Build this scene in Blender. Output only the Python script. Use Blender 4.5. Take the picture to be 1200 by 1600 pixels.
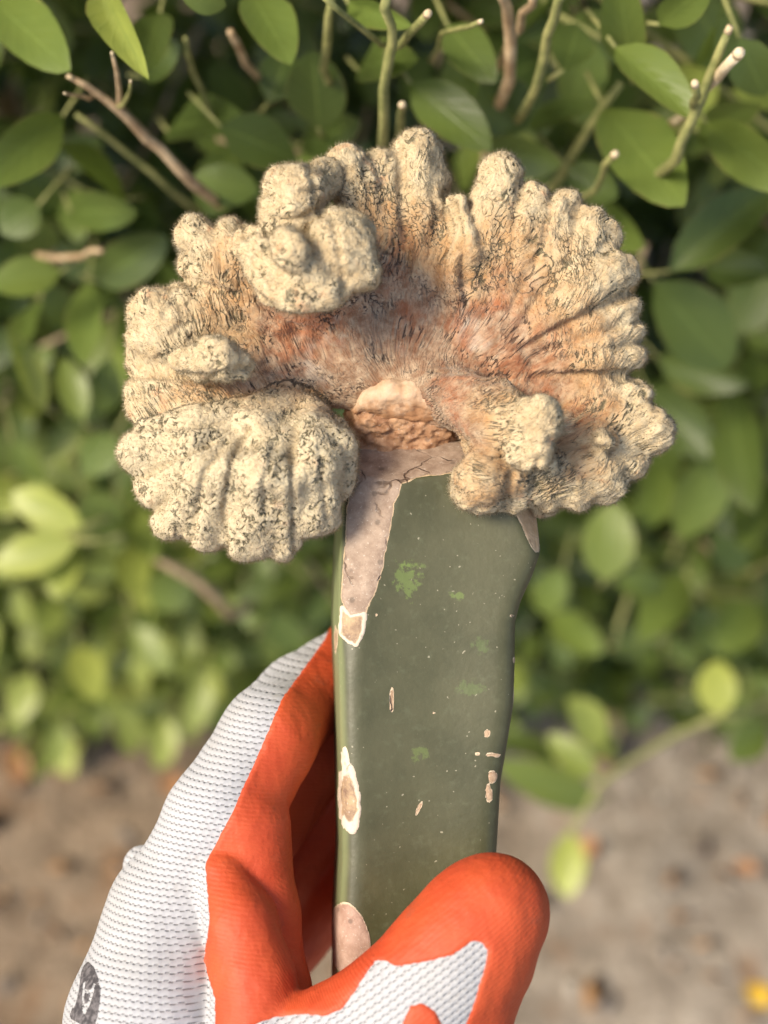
import bpy, math, random
import numpy as np
from mathutils import Vector, Matrix

random.seed(7)
RNG = np.random.default_rng(7)
scene = bpy.context.scene
for o in list(bpy.data.objects):
    bpy.data.objects.remove(o)
col = scene.collection

# ------------------------------------------------------------------ camera, sky, sun, exposure
CAM_H = 1.083
PITCH = 60.0                       # looking down at the hedge foot
FPX = 2640.0                       # focal length in photograph pixels (1200 wide)
cam_d = bpy.data.cameras.new('camera')
cam = bpy.data.objects.new('camera', cam_d)
col.objects.link(cam)
cam.location = (0, 0, CAM_H)
cam.rotation_euler = (math.radians(90 - PITCH), 0, 0)
cam_d.sensor_fit = 'VERTICAL'
cam_d.sensor_height = 36.0
cam_d.sensor_width = 27.0
cam_d.lens = FPX / 1600 * 36
cam_d.clip_start = 0.01
cam_d.clip_end = 300
cam_d.dof.use_dof = True
cam_d.dof.focus_distance = 0.393
cam_d.dof.aperture_fstop = 7.3
scene.camera = cam

SUN_EL, SUN_AZ = 52.0, -112.0      # azimuth measured from +Y towards +X
world = bpy.data.worlds.new('World')
scene.world = world
world.use_nodes = True
wn = world.node_tree
sky = wn.nodes.new('ShaderNodeTexSky')
sky.sky_type = 'NISHITA'
sky.sun_disc = False
sky.sun_elevation = math.radians(SUN_EL)
sky.sun_rotation = math.radians(SUN_AZ)
sky.dust_density = 3.0
wn.links.new(sky.outputs[0], wn.nodes['Background'].inputs[0])
wn.nodes['Background'].inputs[1].default_value = 0.14

sun_d = bpy.data.lights.new('sun', 'SUN')
sun_d.energy = 2.7
sun_d.angle = math.radians(20)
sun_d.color = (1.0, 0.88, 0.70)
sun = bpy.data.objects.new('sun', sun_d)
col.objects.link(sun)
_az, _el = math.radians(SUN_AZ), math.radians(SUN_EL)
_to = Vector((math.sin(_az) * math.cos(_el), math.cos(_az) * math.cos(_el), math.sin(_el)))
sun.rotation_euler = _to.to_track_quat('Z', 'Y').to_euler()
sun.location = (-2, -2, 4)

scene.view_settings.view_transform = 'Standard'
scene.view_settings.look = 'None'
scene.view_settings.gamma = 1
scene.view_settings.use_curve_mapping = False
scene.view_settings.exposure = 0.76

CAMROT = cam.rotation_euler.to_matrix()
CAMLOC = Vector(cam.location)


def unproject(px, py, depth):
    """a photograph pixel at a depth along the lens axis -> world point"""
    return CAMLOC + CAMROT @ Vector(((px - 600) / FPX * depth, (800 - py) / FPX * depth, -depth))


# ------------------------------------------------------------------ node helpers
def newmat(name):
    m = bpy.data.materials.new(name)
    m.use_nodes = True
    nt = m.node_tree
    return m, nt, nt.nodes['Principled BSDF']


class N:
    """small wrapper that wires math nodes"""
    def __init__(self, nt):
        self.nt = nt

    def node(self, t, **kw):
        n = self.nt.nodes.new(t)
        for k, v in kw.items():
            setattr(n, k, v)
        return n

    def put(self, sock, v):
        if isinstance(v, bpy.types.NodeSocket):
            self.nt.links.new(v, sock)
        elif v is not None:
            if isinstance(v, tuple) and len(v) == 3 and len(sock.default_value) == 4:
                v = (*v, 1)
            sock.default_value = v

    def math(self, op, a, b=None, c=None, clamp=False):
        n = self.node('ShaderNodeMath', operation=op, use_clamp=clamp)
        self.put(n.inputs[0], a)
        if b is not None:
            self.put(n.inputs[1], b)
        if c is not None:
            self.put(n.inputs[2], c)
        return n.outputs[0]

    def mix(self, f, a, b, blend='MIX'):
        n = self.node('ShaderNodeMix', data_type='RGBA', blend_type=blend)
        self.put(n.inputs[0], f)
        self.put(n.inputs[6], a)
        self.put(n.inputs[7], b)
        return n.outputs[2]

    def step(self, v, lo, hi):
        n = self.node('ShaderNodeMapRange', interpolation_type='SMOOTHSTEP')
        self.put(n.inputs[0], v)
        n.inputs[1].default_value = lo
        n.inputs[2].default_value = hi
        return n.outputs[0]

    def noise(self, vec, scale, detail=3.0, rough=0.55, dist=0.0, out=0):
        n = self.node('ShaderNodeTexNoise')
        if vec is not None:
            self.put(n.inputs['Vector'], vec)
        n.inputs['Scale'].default_value = scale
        n.inputs['Detail'].default_value = detail
        n.inputs['Roughness'].default_value = rough
        n.inputs['Distortion'].default_value = dist
        return n.outputs[out]

    def voro(self, vec, scale, feature='F1', out='Distance'):
        n = self.node('ShaderNodeTexVoronoi', feature=feature)
        self.put(n.inputs['Vector'], vec)
        n.inputs['Scale'].default_value = scale
        return n.outputs[out]

    def attr(self, name, out='Fac'):
        n = self.node('ShaderNodeAttribute', attribute_name=name)
        return n.outputs[out]

    def obj(self):
        return self.node('ShaderNodeTexCoord').outputs['Object']

    def vmul(self, v, s):
        n = self.node('ShaderNodeVectorMath', operation='MULTIPLY')
        self.put(n.inputs[0], v)
        n.inputs[1].default_value = s
        return n.outputs[0]

    def bump(self, h, strength, dist, prev=None):
        n = self.node('ShaderNodeBump')
        self.put(n.inputs['Height'], h)
        n.inputs['Strength'].default_value = strength
        n.inputs['Distance'].default_value = dist
        if prev is not None:
            self.put(n.inputs['Normal'], prev)
        return n.outputs[0]

    def sep(self, v):
        n = self.node('ShaderNodeSeparateXYZ')
        self.put(n.inputs[0], v)
        return n.outputs


# ------------------------------------------------------------------ object helpers
def tag(o, label=None, cat=None, group=None, kind=None):
    if label: o['label'] = label
    if cat: o['category'] = cat
    if group: o['group'] = group
    if kind: o['kind'] = kind
    return o


def empty(name, loc=(0, 0, 0), rot=(0, 0, 0)):
    o = bpy.data.objects.new(name, None)
    o.empty_display_size = 0.02
    o.location = loc
    o.rotation_euler = rot
    col.objects.link(o)
    return o


def mesh_from(name, V, F, mat=None, smooth=True, attrs=None):
    """V (n,3) float, F (m,k) int array or list of lists"""
    me = bpy.data.meshes.new(name)
    if isinstance(F, np.ndarray):
        k = F.shape[1]
        me.vertices.add(len(V))
        me.vertices.foreach_set('co', np.asarray(V, np.float32).ravel())
        me.loops.add(F.size)
        me.loops.foreach_set('vertex_index', F.astype(np.int32).ravel())
        me.polygons.add(len(F))
        me.polygons.foreach_set('loop_start', np.arange(0, F.size, k, dtype=np.int32))
        me.polygons.foreach_set('loop_total', np.full(len(F), k, np.int32))
        me.update(calc_edges=True)
        me.validate()
    else:
        me.from_pydata([tuple(v) for v in V], [], F)
        me.update()
    if smooth:
        me.polygons.foreach_set('use_smooth', np.ones(len(me.polygons), bool))
    for k_, a in (attrs or {}).items():
        a = np.asarray(a, np.float32)
        if a.ndim == 1:
            at = me.attributes.new(k_, 'FLOAT', 'POINT')
            at.data.foreach_set('value', a)
        else:
            at = me.attributes.new(k_, 'FLOAT_VECTOR', 'POINT')
            at.data.foreach_set('vector', a.ravel())
    if mat:
        me.materials.append(mat)
    return me


def link(name, me, parent=None):
    o = bpy.data.objects.new(name, me)
    col.objects.link(o)
    if parent is not None:
        o.parent = parent
    return o


# ------------------------------------------------------------------ numpy noise and implicit surfaces
_perm = np.random.default_rng(3).permutation(256).astype(np.int64)
_perm = np.concatenate([_perm, _perm, _perm])
_grad = np.random.default_rng(4).normal(size=(256, 3))
_grad /= np.linalg.norm(_grad, axis=1)[:, None]


def pnoise(P):
    """gradient noise, about -0.7 .. 0.7"""
    P = np.asarray(P, float)
    I = np.floor(P).astype(np.int64)
    f = P - I
    I &= 255
    u = f * f * f * (f * (f * 6 - 15) + 10)
    r = 0
    for dx in (0, 1):
        for dy in (0, 1):
            for dz in (0, 1):
                h = _perm[_perm[_perm[I[:, 0] + dx] + I[:, 1] + dy] + I[:, 2] + dz]
                g = _grad[h]
                d = (g * (f - (dx, dy, dz))).sum(1)
                w = (u[:, 0] if dx else 1 - u[:, 0]) * (u[:, 1] if dy else 1 - u[:, 1]) * (u[:, 2] if dz else 1 - u[:, 2])
                r = r + w * d
    return r


def smin(a, b, k):
    h = np.clip(0.5 + 0.5 * (b - a) / k, 0, 1)
    return b * (1 - h) + a * h - k * h * (1 - h)


def smax(a, b, k):
    return -smin(-a, -b, k)


def cone_d(P, a, ra, b, rb):
    """distance to a capsule whose radius runs from ra to rb; also the place along it"""
    a = np.asarray(a, float); b = np.asarray(b, float)
    ab = b - a
    t = np.clip(((P - a) @ ab) / max(ab @ ab, 1e-9), 0, 1)
    d = np.linalg.norm(P - a - t[..., None] * ab, axis=-1) - (ra + (rb - ra) * t)
    return d, t


class Field:
    def __init__(self, lo, hi, h):
        self.lo = np.array(lo, float)
        self.h = h
        n = np.ceil((np.array(hi) - self.lo) / h).astype(int) + 1
        self.ax = [self.lo[i] + h * np.arange(n[i]) for i in range(3)]
        self.f = np.full(n, 30.0, np.float32)
        self.warp = None

    def box(self, lo, hi):
        s = []
        for i in range(3):
            a = int(np.clip((lo[i] - self.lo[i]) / self.h - 1, 0, len(self.ax[i]) - 1))
            b = int(np.clip((hi[i] - self.lo[i]) / self.h + 2, 1, len(self.ax[i])))
            s.append(slice(a, b))
        return tuple(s)

    def pts(self, s):
        g = np.meshgrid(*[self.ax[i][s[i]] for i in range(3)], indexing='ij')
        return np.stack(g, -1).astype(np.float32)

    def add_cone(self, a, ra, b, rb, k):
        a = np.asarray(a, float); b = np.asarray(b, float)
        m = max(ra, rb) + k + 2 * self.h + 2.5
        s = self.box(np.minimum(a, b) - m, np.maximum(a, b) + m)
        P = self.pts(s)
        if self.warp is not None:
            P = P + self.warp[s]
        d, _ = cone_d(P, a, ra, b, rb)
        self.f[s] = smin(self.f[s], d, k)

    def surface(self, relax=2):
        f = self.f
        pad = f.copy()
        pad[0] = pad[-1] = 1.0
        pad[:, 0] = pad[:, -1] = 1.0
        pad[:, :, 0] = pad[:, :, -1] = 1.0
        f = pad
        s = f < 0
        n = np.array(f.shape) - 1
        cs = np.zeros(n, np.int8)
        for dx in (0, 1):
            for dy in (0, 1):
                for dz in (0, 1):
                    cs += s[dx:dx + n[0], dy:dy + n[1], dz:dz + n[2]]
        act = np.argwhere((cs > 0) & (cs < 8))
        idx = np.full(n, -1, np.int32)
        idx[tuple(act.T)] = np.arange(len(act))
        acc = np.zeros((len(act), 3))
        cnt = np.zeros(len(act))
        corners = [(x, y, z) for x in (0, 1) for y in (0, 1) for z in (0, 1)]
        for c0 in corners:
            for ax in range(3):
                if c0[ax]:
                    continue
                c1 = list(c0); c1[ax] = 1
                v0 = f[tuple((act + c0).T)]
                v1 = f[tuple((act + c1).T)]
                x = (v0 < 0) != (v1 < 0)
                t = np.where(x, v0 / np.where(x, v0 - v1, 1), 0)
                p = np.tile(np.array(c0, float), (len(act), 1))
                p[:, ax] += t
                acc[x] += p[x]
                cnt += x
        V = self.lo + self.h * (act + acc / cnt[:, None])
        quads = []
        for ax in range(3):
            a0 = [slice(None)] * 3; a1 = [slice(None)] * 3
            a0[ax] = slice(0, -1); a1[ax] = slice(1, None)
            ch = s[tuple(a0)] != s[tuple(a1)]
            E = np.argwhere(ch)
            u, w = [(1, 2), (2, 0), (0, 1)][ax]
            ok = (E[:, u] > 0) & (E[:, w] > 0) & (E[:, u] < n[u]) & (E[:, w] < n[w])
            E = E[ok]
            q = []
            for du, dw in ((-1, -1), (0, -1), (0, 0), (-1, 0)):
                c = E.copy(); c[:, u] += du; c[:, w] += dw
                q.append(idx[tuple(c.T)])
            q = np.stack(q, 1)
            flip = ~s[tuple(E.T)]
            q[flip] = q[flip][:, ::-1]
            quads.append(q)
        F = np.concatenate(quads)
        F = F[(F >= 0).all(1)]
        for _ in range(relax):
            V = laplace(V, F, 0.5)
        return V, F


def laplace(A, F, w=0.5, n=1):
    """neighbour smoothing of positions or of a vertex attribute"""
    one = A.ndim == 1
    A = A[:, None] if one else A
    k = F.shape[1]
    e = np.concatenate([np.stack([F[:, i], F[:, (i + 1) % k]], 1) for i in range(k)])
    cnt = np.bincount(e[:, 0], minlength=len(A)) + np.bincount(e[:, 1], minlength=len(A))
    cnt = np.maximum(cnt, 1)
    for _ in range(n):
        B = np.stack([np.bincount(e[:, 0], A[e[:, 1], c], len(A)) + np.bincount(e[:, 1], A[e[:, 0], c], len(A))
                      for c in range(A.shape[1])], 1) / cnt[:, None]
        A = A * (1 - w) + B * w
    return A[:, 0] if one else A


def vnormals(V, F):
    a, b, c = V[F[:, 0]], V[F[:, 1]], V[F[:, 2]]
    n = np.cross(b - a, c - a)
    if F.shape[1] == 4:
        n = n + np.cross(c - a, V[F[:, 3]] - a)
    out = np.zeros_like(V)
    for i in range(F.shape[1]):
        for c_ in range(3):
            out[:, c_] += np.bincount(F[:, i], n[:, c_], len(V))
    return out / np.maximum(np.linalg.norm(out, axis=1), 1e-12)[:, None]


def clip_mesh(V, F, s, attrs):
    """keep the part of a mesh where s > 0, with a cut edge that follows s = 0"""
    if F.shape[1] == 4:
        F = np.concatenate([F[:, [0, 1, 2]], F[:, [0, 2, 3]]])
    pos = s > 0
    full = F[pos[F].all(1)]
    mix_ = F[pos[F].any(1) & ~pos[F].all(1)]
    names = list(attrs)
    D = np.concatenate([V] + [np.asarray(attrs[k]).reshape(len(V), -1) for k in names] + [s[:, None]], 1)
    extra = []
    cache = {}

    def cut(i, j):
        key = (min(i, j), max(i, j))
        if key not in cache:
            t = s[i] / (s[i] - s[j])
            cache[key] = len(D) + len(extra)
            extra.append(D[i] + (D[j] - D[i]) * t)
        return cache[key]
    tris = []
    for tri in mix_.tolist():
        poly = []
        for i in range(3):
            a, b = tri[i], tri[(i + 1) % 3]
            if pos[a]:
                poly.append(a)
            if pos[a] != pos[b]:
                poly.append(cut(a, b))
        for i in range(1, len(poly) - 1):
            tris.append((poly[0], poly[i], poly[i + 1]))
    if extra:
        D = np.concatenate([D, np.array(extra)])
    F2 = np.concatenate([full, np.array(tris, int).reshape(-1, 3)])
    used, inv = np.unique(F2, return_inverse=True)
    F2 = inv.reshape(-1, 3)
    D = D[used]
    out = {}
    c = 3
    for k in names:
        w = np.asarray(attrs[k]).reshape(len(V), -1).shape[1]
        out[k] = D[:, c] if w == 1 else D[:, c:c + w]
        c += w
    return D[:, :3], F2, out, D[:, -1]


# the plant and the hand are held out in front, tilted to face up at the viewer
HOLD = 0.40
HELD_ROT = cam.rotation_euler.copy()
HELD_LOC = CAMLOC + CAMROT @ Vector((0, 0, -HOLD))


def L(px, py, z):
    """photograph pixel and height z (mm) above the held plane -> local mm"""
    s = (400.0 - z) / FPX
    return np.array([(px - 600) * s, (800 - py) * s, z])


def RPX(r):
    return r * 400.0 / FPX


def to_px(V):
    s = FPX / (400.0 - V[:, 2])
    return 600 + V[:, 0] * s, 800 - V[:, 1] * s

# ================================================================== SETTING: ground
def make_ground():
    m, nt, b = newmat('soil')
    n = N(nt)
    co = n.obj()
    big = n.noise(co, 5.0, 4)
    mid = n.noise(co, 38.0, 5, 0.65)
    fine = n.noise(co, 190.0, 4, 0.7)
    x = n.sep(co)[0]
    side = n.step(n.math('ADD', x, n.math('MULTIPLY', n.math('SUBTRACT', big, 0.5), 0.5)), -0.12, 0.16)
    brown = n.mix(n.step(mid, 0.35, 0.7), (0.145, 0.100, 0.064), (0.31, 0.225, 0.15))
    grey = n.mix(n.step(mid, 0.32, 0.72), (0.185, 0.150, 0.115), (0.43, 0.37, 0.30))
    c = n.mix(side, brown, grey)
    c = n.mix(n.step(fine, 0.35, 0.75), c, n.mix(0.5, c, (0.36, 0.30, 0.22)))
    spots = n.step(n.noise(co, 24.0, 3), 0.56, 0.70)
    c = n.mix(n.math('MULTIPLY', spots, 0.6), c, (0.23, 0.12, 0.055))
    n.put(b.inputs['Base Color'], c)
    b.inputs['Roughness'].default_value = 0.95
    b.inputs['Specular IOR Level'].default_value = 0.2
    n.put(b.inputs['Normal'], n.bump(n.math('ADD', mid, n.math('MULTIPLY', fine, 0.5)), 0.9, 0.012))
    # fine relief near, flat far: one sheet whose rows grow with distance
    g = np.concatenate([-np.geomspace(1.2, 60, 14)[::-1], np.linspace(-1.1, 1.1, 150), np.geomspace(1.2, 60, 14)])
    X, Y = np.meshgrid(g, g, indexing='ij')
    P = np.stack([X, Y, np.zeros_like(X)], -1).reshape(-1, 3)
    near = np.clip(1.5 - np.abs(P[:, :2]).max(1), 0, 1)
    P[:, 2] = near * (0.010 * pnoise(P * 9 + 3) + 0.006 * pnoise(P * 31 + 9))
    k = len(g)
    i = np.arange(k - 1)
    A = (i[:, None] * k + i[None]).ravel()
    F = np.stack([A, A + k, A + k + 1, A + 1], 1)
    o = link('ground', mesh_from('ground', P, F, m))
    tag(o, kind='structure')

    # grit and small stones lying on the soil
    mp, nt, b = newmat('grit')
    n = N(nt)
    c = n.mix(n.attr('tone'), (0.10, 0.07, 0.05), (0.46, 0.41, 0.34))
    n.put(b.inputs['Base Color'], c)
    b.inputs['Roughness'].default_value = 0.9
    base = np.array([(1, 0, 0), (0, 1, 0), (-1, 0, 0), (0, -1, 0), (0, 0, .7), (0, 0, -.7)], float)
    fb = np.array([(0, 1, 4), (1, 2, 4), (2, 3, 4), (3, 0, 4), (1, 0, 5), (2, 1, 5), (3, 2, 5), (0, 3, 5)])
    cnt = 2600
    r = RNG
    px = np.stack([r.uniform(-0.75, 0.75, cnt), r.uniform(-0.15, 0.9, cnt)], 1)
    rad = 0.0012 + 0.0075 * r.random(cnt) ** 4
    VV, FF, TT = [], [], []
    for i in range(cnt):
        a = r.uniform(0, 6.28)
        sc = rad[i] * r.uniform(0.6, 1.3, 3)
        R = np.array([[math.cos(a), -math.sin(a), 0], [math.sin(a), math.cos(a), 0], [0, 0, 1]])
        v = (base * (1 + r.uniform(-.25, .25, (6, 1))) * sc) @ R.T
        z = 0.010 * pnoise(np.array([[px[i, 0] * 9 + 3, px[i, 1] * 9 + 3, 3]]))[0]
        VV.append(v + (px[i, 0], px[i, 1], z + sc[2] * 0.3))
        FF.append(fb + 6 * i)
        TT.append(np.full(6, r.random() * (0.55 if px[i, 0] < -0.05 else 1)))
    o = link('grit', mesh_from('grit', np.concatenate(VV), np.concatenate(FF), mp, False, {'tone': np.concatenate(TT)}))
    tag(o, 'loose grit and small stones scattered over the bare soil', 'grit', kind='stuff')

    # crumbs of dead leaf and bark
    ml, nt, b = newmat('litter')
    n = N(nt)
    n.put(b.inputs['Base Color'], n.mix(n.attr('tone'), (0.09, 0.05, 0.03), (0.44, 0.24, 0.10)))
    b.inputs['Roughness'].default_value = 0.8
    VV, FF, TT = [], [], []
    for i in range(420):
        a = r.uniform(0, 6.28); l_ = r.uniform(0.004, 0.016); w_ = l_ * r.uniform(.2, .55)
        c_ = np.array([r.uniform(-.7, .7), r.uniform(0.0, .6), 0.010])
        d_ = np.array([math.cos(a), math.sin(a), r.normal(0, .15)]) * l_
        e_ = np.array([-math.sin(a), math.cos(a), r.normal(0, .3)]) * w_
        VV.append(np.array([c_ - d_, c_ - e_, c_ + d_, c_ + e_, c_ - (0, 0, .003)]))
        FF.append(np.array([(0, 1, 2), (0, 2, 3), (1, 0, 4), (2, 1, 4), (3, 2, 4), (0, 3, 4)]) + 5 * i)
        TT.append(np.full(5, r.random()))
    o = link('leaf_litter', mesh_from('leaf_litter', np.concatenate(VV), np.concatenate(FF), ml, False, {'tone': np.concatenate(TT)}))
    tag(o, 'crumbs of dead brown leaf and bark scattered over the soil', 'litter', kind='stuff')


make_ground()

# ================================================================== hedge
def leaf_material():
    m, nt, b = newmat('leaf')
    n = N(nt)
    tone = n.attr('tone')          # 0 dark green .. 1 yellow green; leaf age, with sun and shade painted in
    uv = n.attr('luv', 'Vector')   # x across -1..1, y along 0..1
    s = n.sep(uv)
    ax = n.math('ABSOLUTE', s[0])
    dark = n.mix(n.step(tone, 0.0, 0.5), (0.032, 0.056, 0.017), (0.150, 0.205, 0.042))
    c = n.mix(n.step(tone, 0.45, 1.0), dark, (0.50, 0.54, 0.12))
    co = n.obj()
    c = n.mix(n.step(n.noise(co, 90.0, 3), 0.35, 0.75), c, n.mix(0.30, c, (0.10, 0.16, 0.04)))
    # midrib and side veins
    mid = n.math('SUBTRACT', 1.0, n.step(ax, 0.015, 0.07))
    ph = n.math('FRACT', n.math('SUBTRACT', n.math('MULTIPLY', s[1], 7.0), n.math('MULTIPLY', ax, 2.2)))
    vein = n.math('SUBTRACT', 1.0, n.step(n.math('ABSOLUTE', n.math('SUBTRACT', ph, 0.5)), 0.02, 0.14))
    c = n.mix(n.math('MULTIPLY', mid, 0.45), c, (0.22, 0.30, 0.07))
    c = n.mix(n.math('MULTIPLY', vein, 0.14), c, (0.22, 0.30, 0.07))
    # browned margins on some leaves
    edge = n.step(n.math('ADD', ax, n.math('MULTIPLY', n.noise(co, 60.0, 2), 0.5)), 1.18, 1.32)
    c = n.mix(n.math('MULTIPLY', edge, 0.6), c, (0.34, 0.27, 0.10))
    n.put(b.inputs['Base Color'], c)
    b.inputs['Roughness'].default_value = 0.36
    b.inputs['Specular IOR Level'].default_value = 0.45
    n.put(b.inputs['Normal'], n.bump(n.math('ADD', vein, n.math('MULTIPLY', mid, 1.5)), 0.25, 0.0006))
    tr = n.node('ShaderNodeBsdfTranslucent')
    n.put(tr.inputs[0], n.mix(0.5, c, (0.24, 0.34, 0.03)))
    mx = n.node('ShaderNodeMixShader')
    mx.inputs[0].default_value = 0.34
    nt.links.new(b.outputs[0], mx.inputs[1])
    nt.links.new(tr.outputs[0], mx.inputs[2])
    nt.links.new(mx.outputs[0], nt.nodes['Material Output'].inputs[0])
    return m


def bark_material(name, c0, c1):
    m, nt, b = newmat(name)
    n = N(nt)
    co = n.obj()
    v = n.noise(co, 160.0, 4, 0.65)
    n.put(b.inputs['Base Color'], n.mix(n.step(v, 0.3, 0.7), c0, c1))
    b.inputs['Roughness'].default_value = 0.75
    n.put(b.inputs['Normal'], n.bump(v, 0.5, 0.001))
    return m


LEAF = leaf_material()
BARK = bark_material('brown_bark', (0.32, 0.21, 0.11), (0.60, 0.45, 0.27))
GREENBARK = bark_material('green_bark', (0.16, 0.175, 0.05), (0.34, 0.33, 0.12))
CUT = bark_material('cut_wood', (0.55, 0.42, 0.24), (0.74, 0.62, 0.42))

NL = 8


def leaf_shape(w, cup, droop, twist, obov, rng):
    """a blade 1 long along +Y, face +Z; 2 x NL quads a side"""
    V, UV = [], []
    for i in range(NL + 1):
        t = i / NL
        t = 0.45 * t + 0.55 * math.sin(t * math.pi / 2)
        prof = (math.sin(math.pi * t ** obov) ** 0.62) * 0.5 * w
        if i == 0: prof = 0.02 * w
        if i == NL: prof = 0.012
        for j in (-1, -0.5, 0, 0.5, 1):
            x = j * prof
            z = cup * abs(j) ** 1.5 * prof - droop * t * t + 0.016 * math.sin(9 * t + 3 * j) * abs(j)
            a = twist * (t - 0.3)
            x2 = x * math.cos(a) - z * math.sin(a)
            z2 = x * math.sin(a) + z * math.cos(a)
            V.append((x2, t, z2))
            UV.append((j, t, 0))
    F = []
    for i in range(NL):
        for j in range(4):
            a = i * 5 + j
            F.append((a, a + 1, a + 6, a + 5))
    return np.array(V), np.array(F), np.array(UV, float)


def coarse_form(form):
    """the same blade with far fewer faces, for leaves deep inside"""
    V, F, UV = form
    keep = [i * 5 + j for i in (0, 2, 4, 6, 8) for j in (0, 2, 4)]
    Fq = np.array([(i * 3 + j, i * 3 + j + 1, i * 3 + j + 4, i * 3 + j + 3) for i in range(4) for j in range(2)])
    return V[keep], Fq, UV[keep]


LEAF_FORMS = []
for k in range(6):
    LEAF_FORMS.append(leaf_shape(random.uniform(0.56, 0.72), random.uniform(0.15, 0.5), random.uniform(0.0, 0.22),
                                 random.uniform(-0.5, 0.5), random.uniform(0.9, 1.2), random))


LEAF_LOW = [coarse_form(f) for f in LEAF_FORMS]


def frame(direction, normal):
    y = direction / np.linalg.norm(direction)
    x = np.cross(y, normal)
    if np.linalg.norm(x) < 1e-4:
        x = np.cross(y, (0.3, 0.8, 0.5))
    x /= np.linalg.norm(x)
    z = np.cross(x, y)
    return np.stack([x, y, z], 1)


def tube(pts, radii, seg=7):
    """tapered tube along points"""
    pts = [np.asarray(p, float) for p in pts]
    V, F = [], []
    for i, p in enumerate(pts):
        d = pts[min(i + 1, len(pts) - 1)] - pts[max(i - 1, 0)]
        d /= max(np.linalg.norm(d), 1e-9)
        u = np.cross(d, (0.31, 0.2, 0.93)); u /= np.linalg.norm(u)
        w = np.cross(d, u)
        for k in range(seg):
            a = 2 * math.pi * k / seg
            V.append(p + radii[i] * (math.cos(a) * u + math.sin(a) * w))
    for i in range(len(pts) - 1):
        for k in range(seg):
            F.append([i * seg + k, i * seg + (k + 1) % seg, (i + 1) * seg + (k + 1) % seg, (i + 1) * seg + k])
    F.append(list(range(seg))[::-1])
    F.append([(len(pts) - 1) * seg + k for k in range(seg)])
    return np.array(V), F


HEDGE_LOC = np.array([0.0, 0.52, 0.0])


def face_y(z):
    """front of the clipped hedge, leaning out a little at the top"""
    return 0.418 - 0.034 * np.clip(z / 0.75, 0, 1.4) + 0.02 * np.clip((0.05 - z) / 0.05, 0, 1)


def depth_on_face(px, py, proud):
    """depth along the lens axis at which a sight line meets the hedge front less `proud`"""
    lo, hi = 0.3, 1.6
    for _ in range(40):
        md = (lo + hi) / 2
        p = unproject(px, py, md)
        if p.y < face_y(p.z) - proud: lo = md
        else: hi = md
    return md


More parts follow.
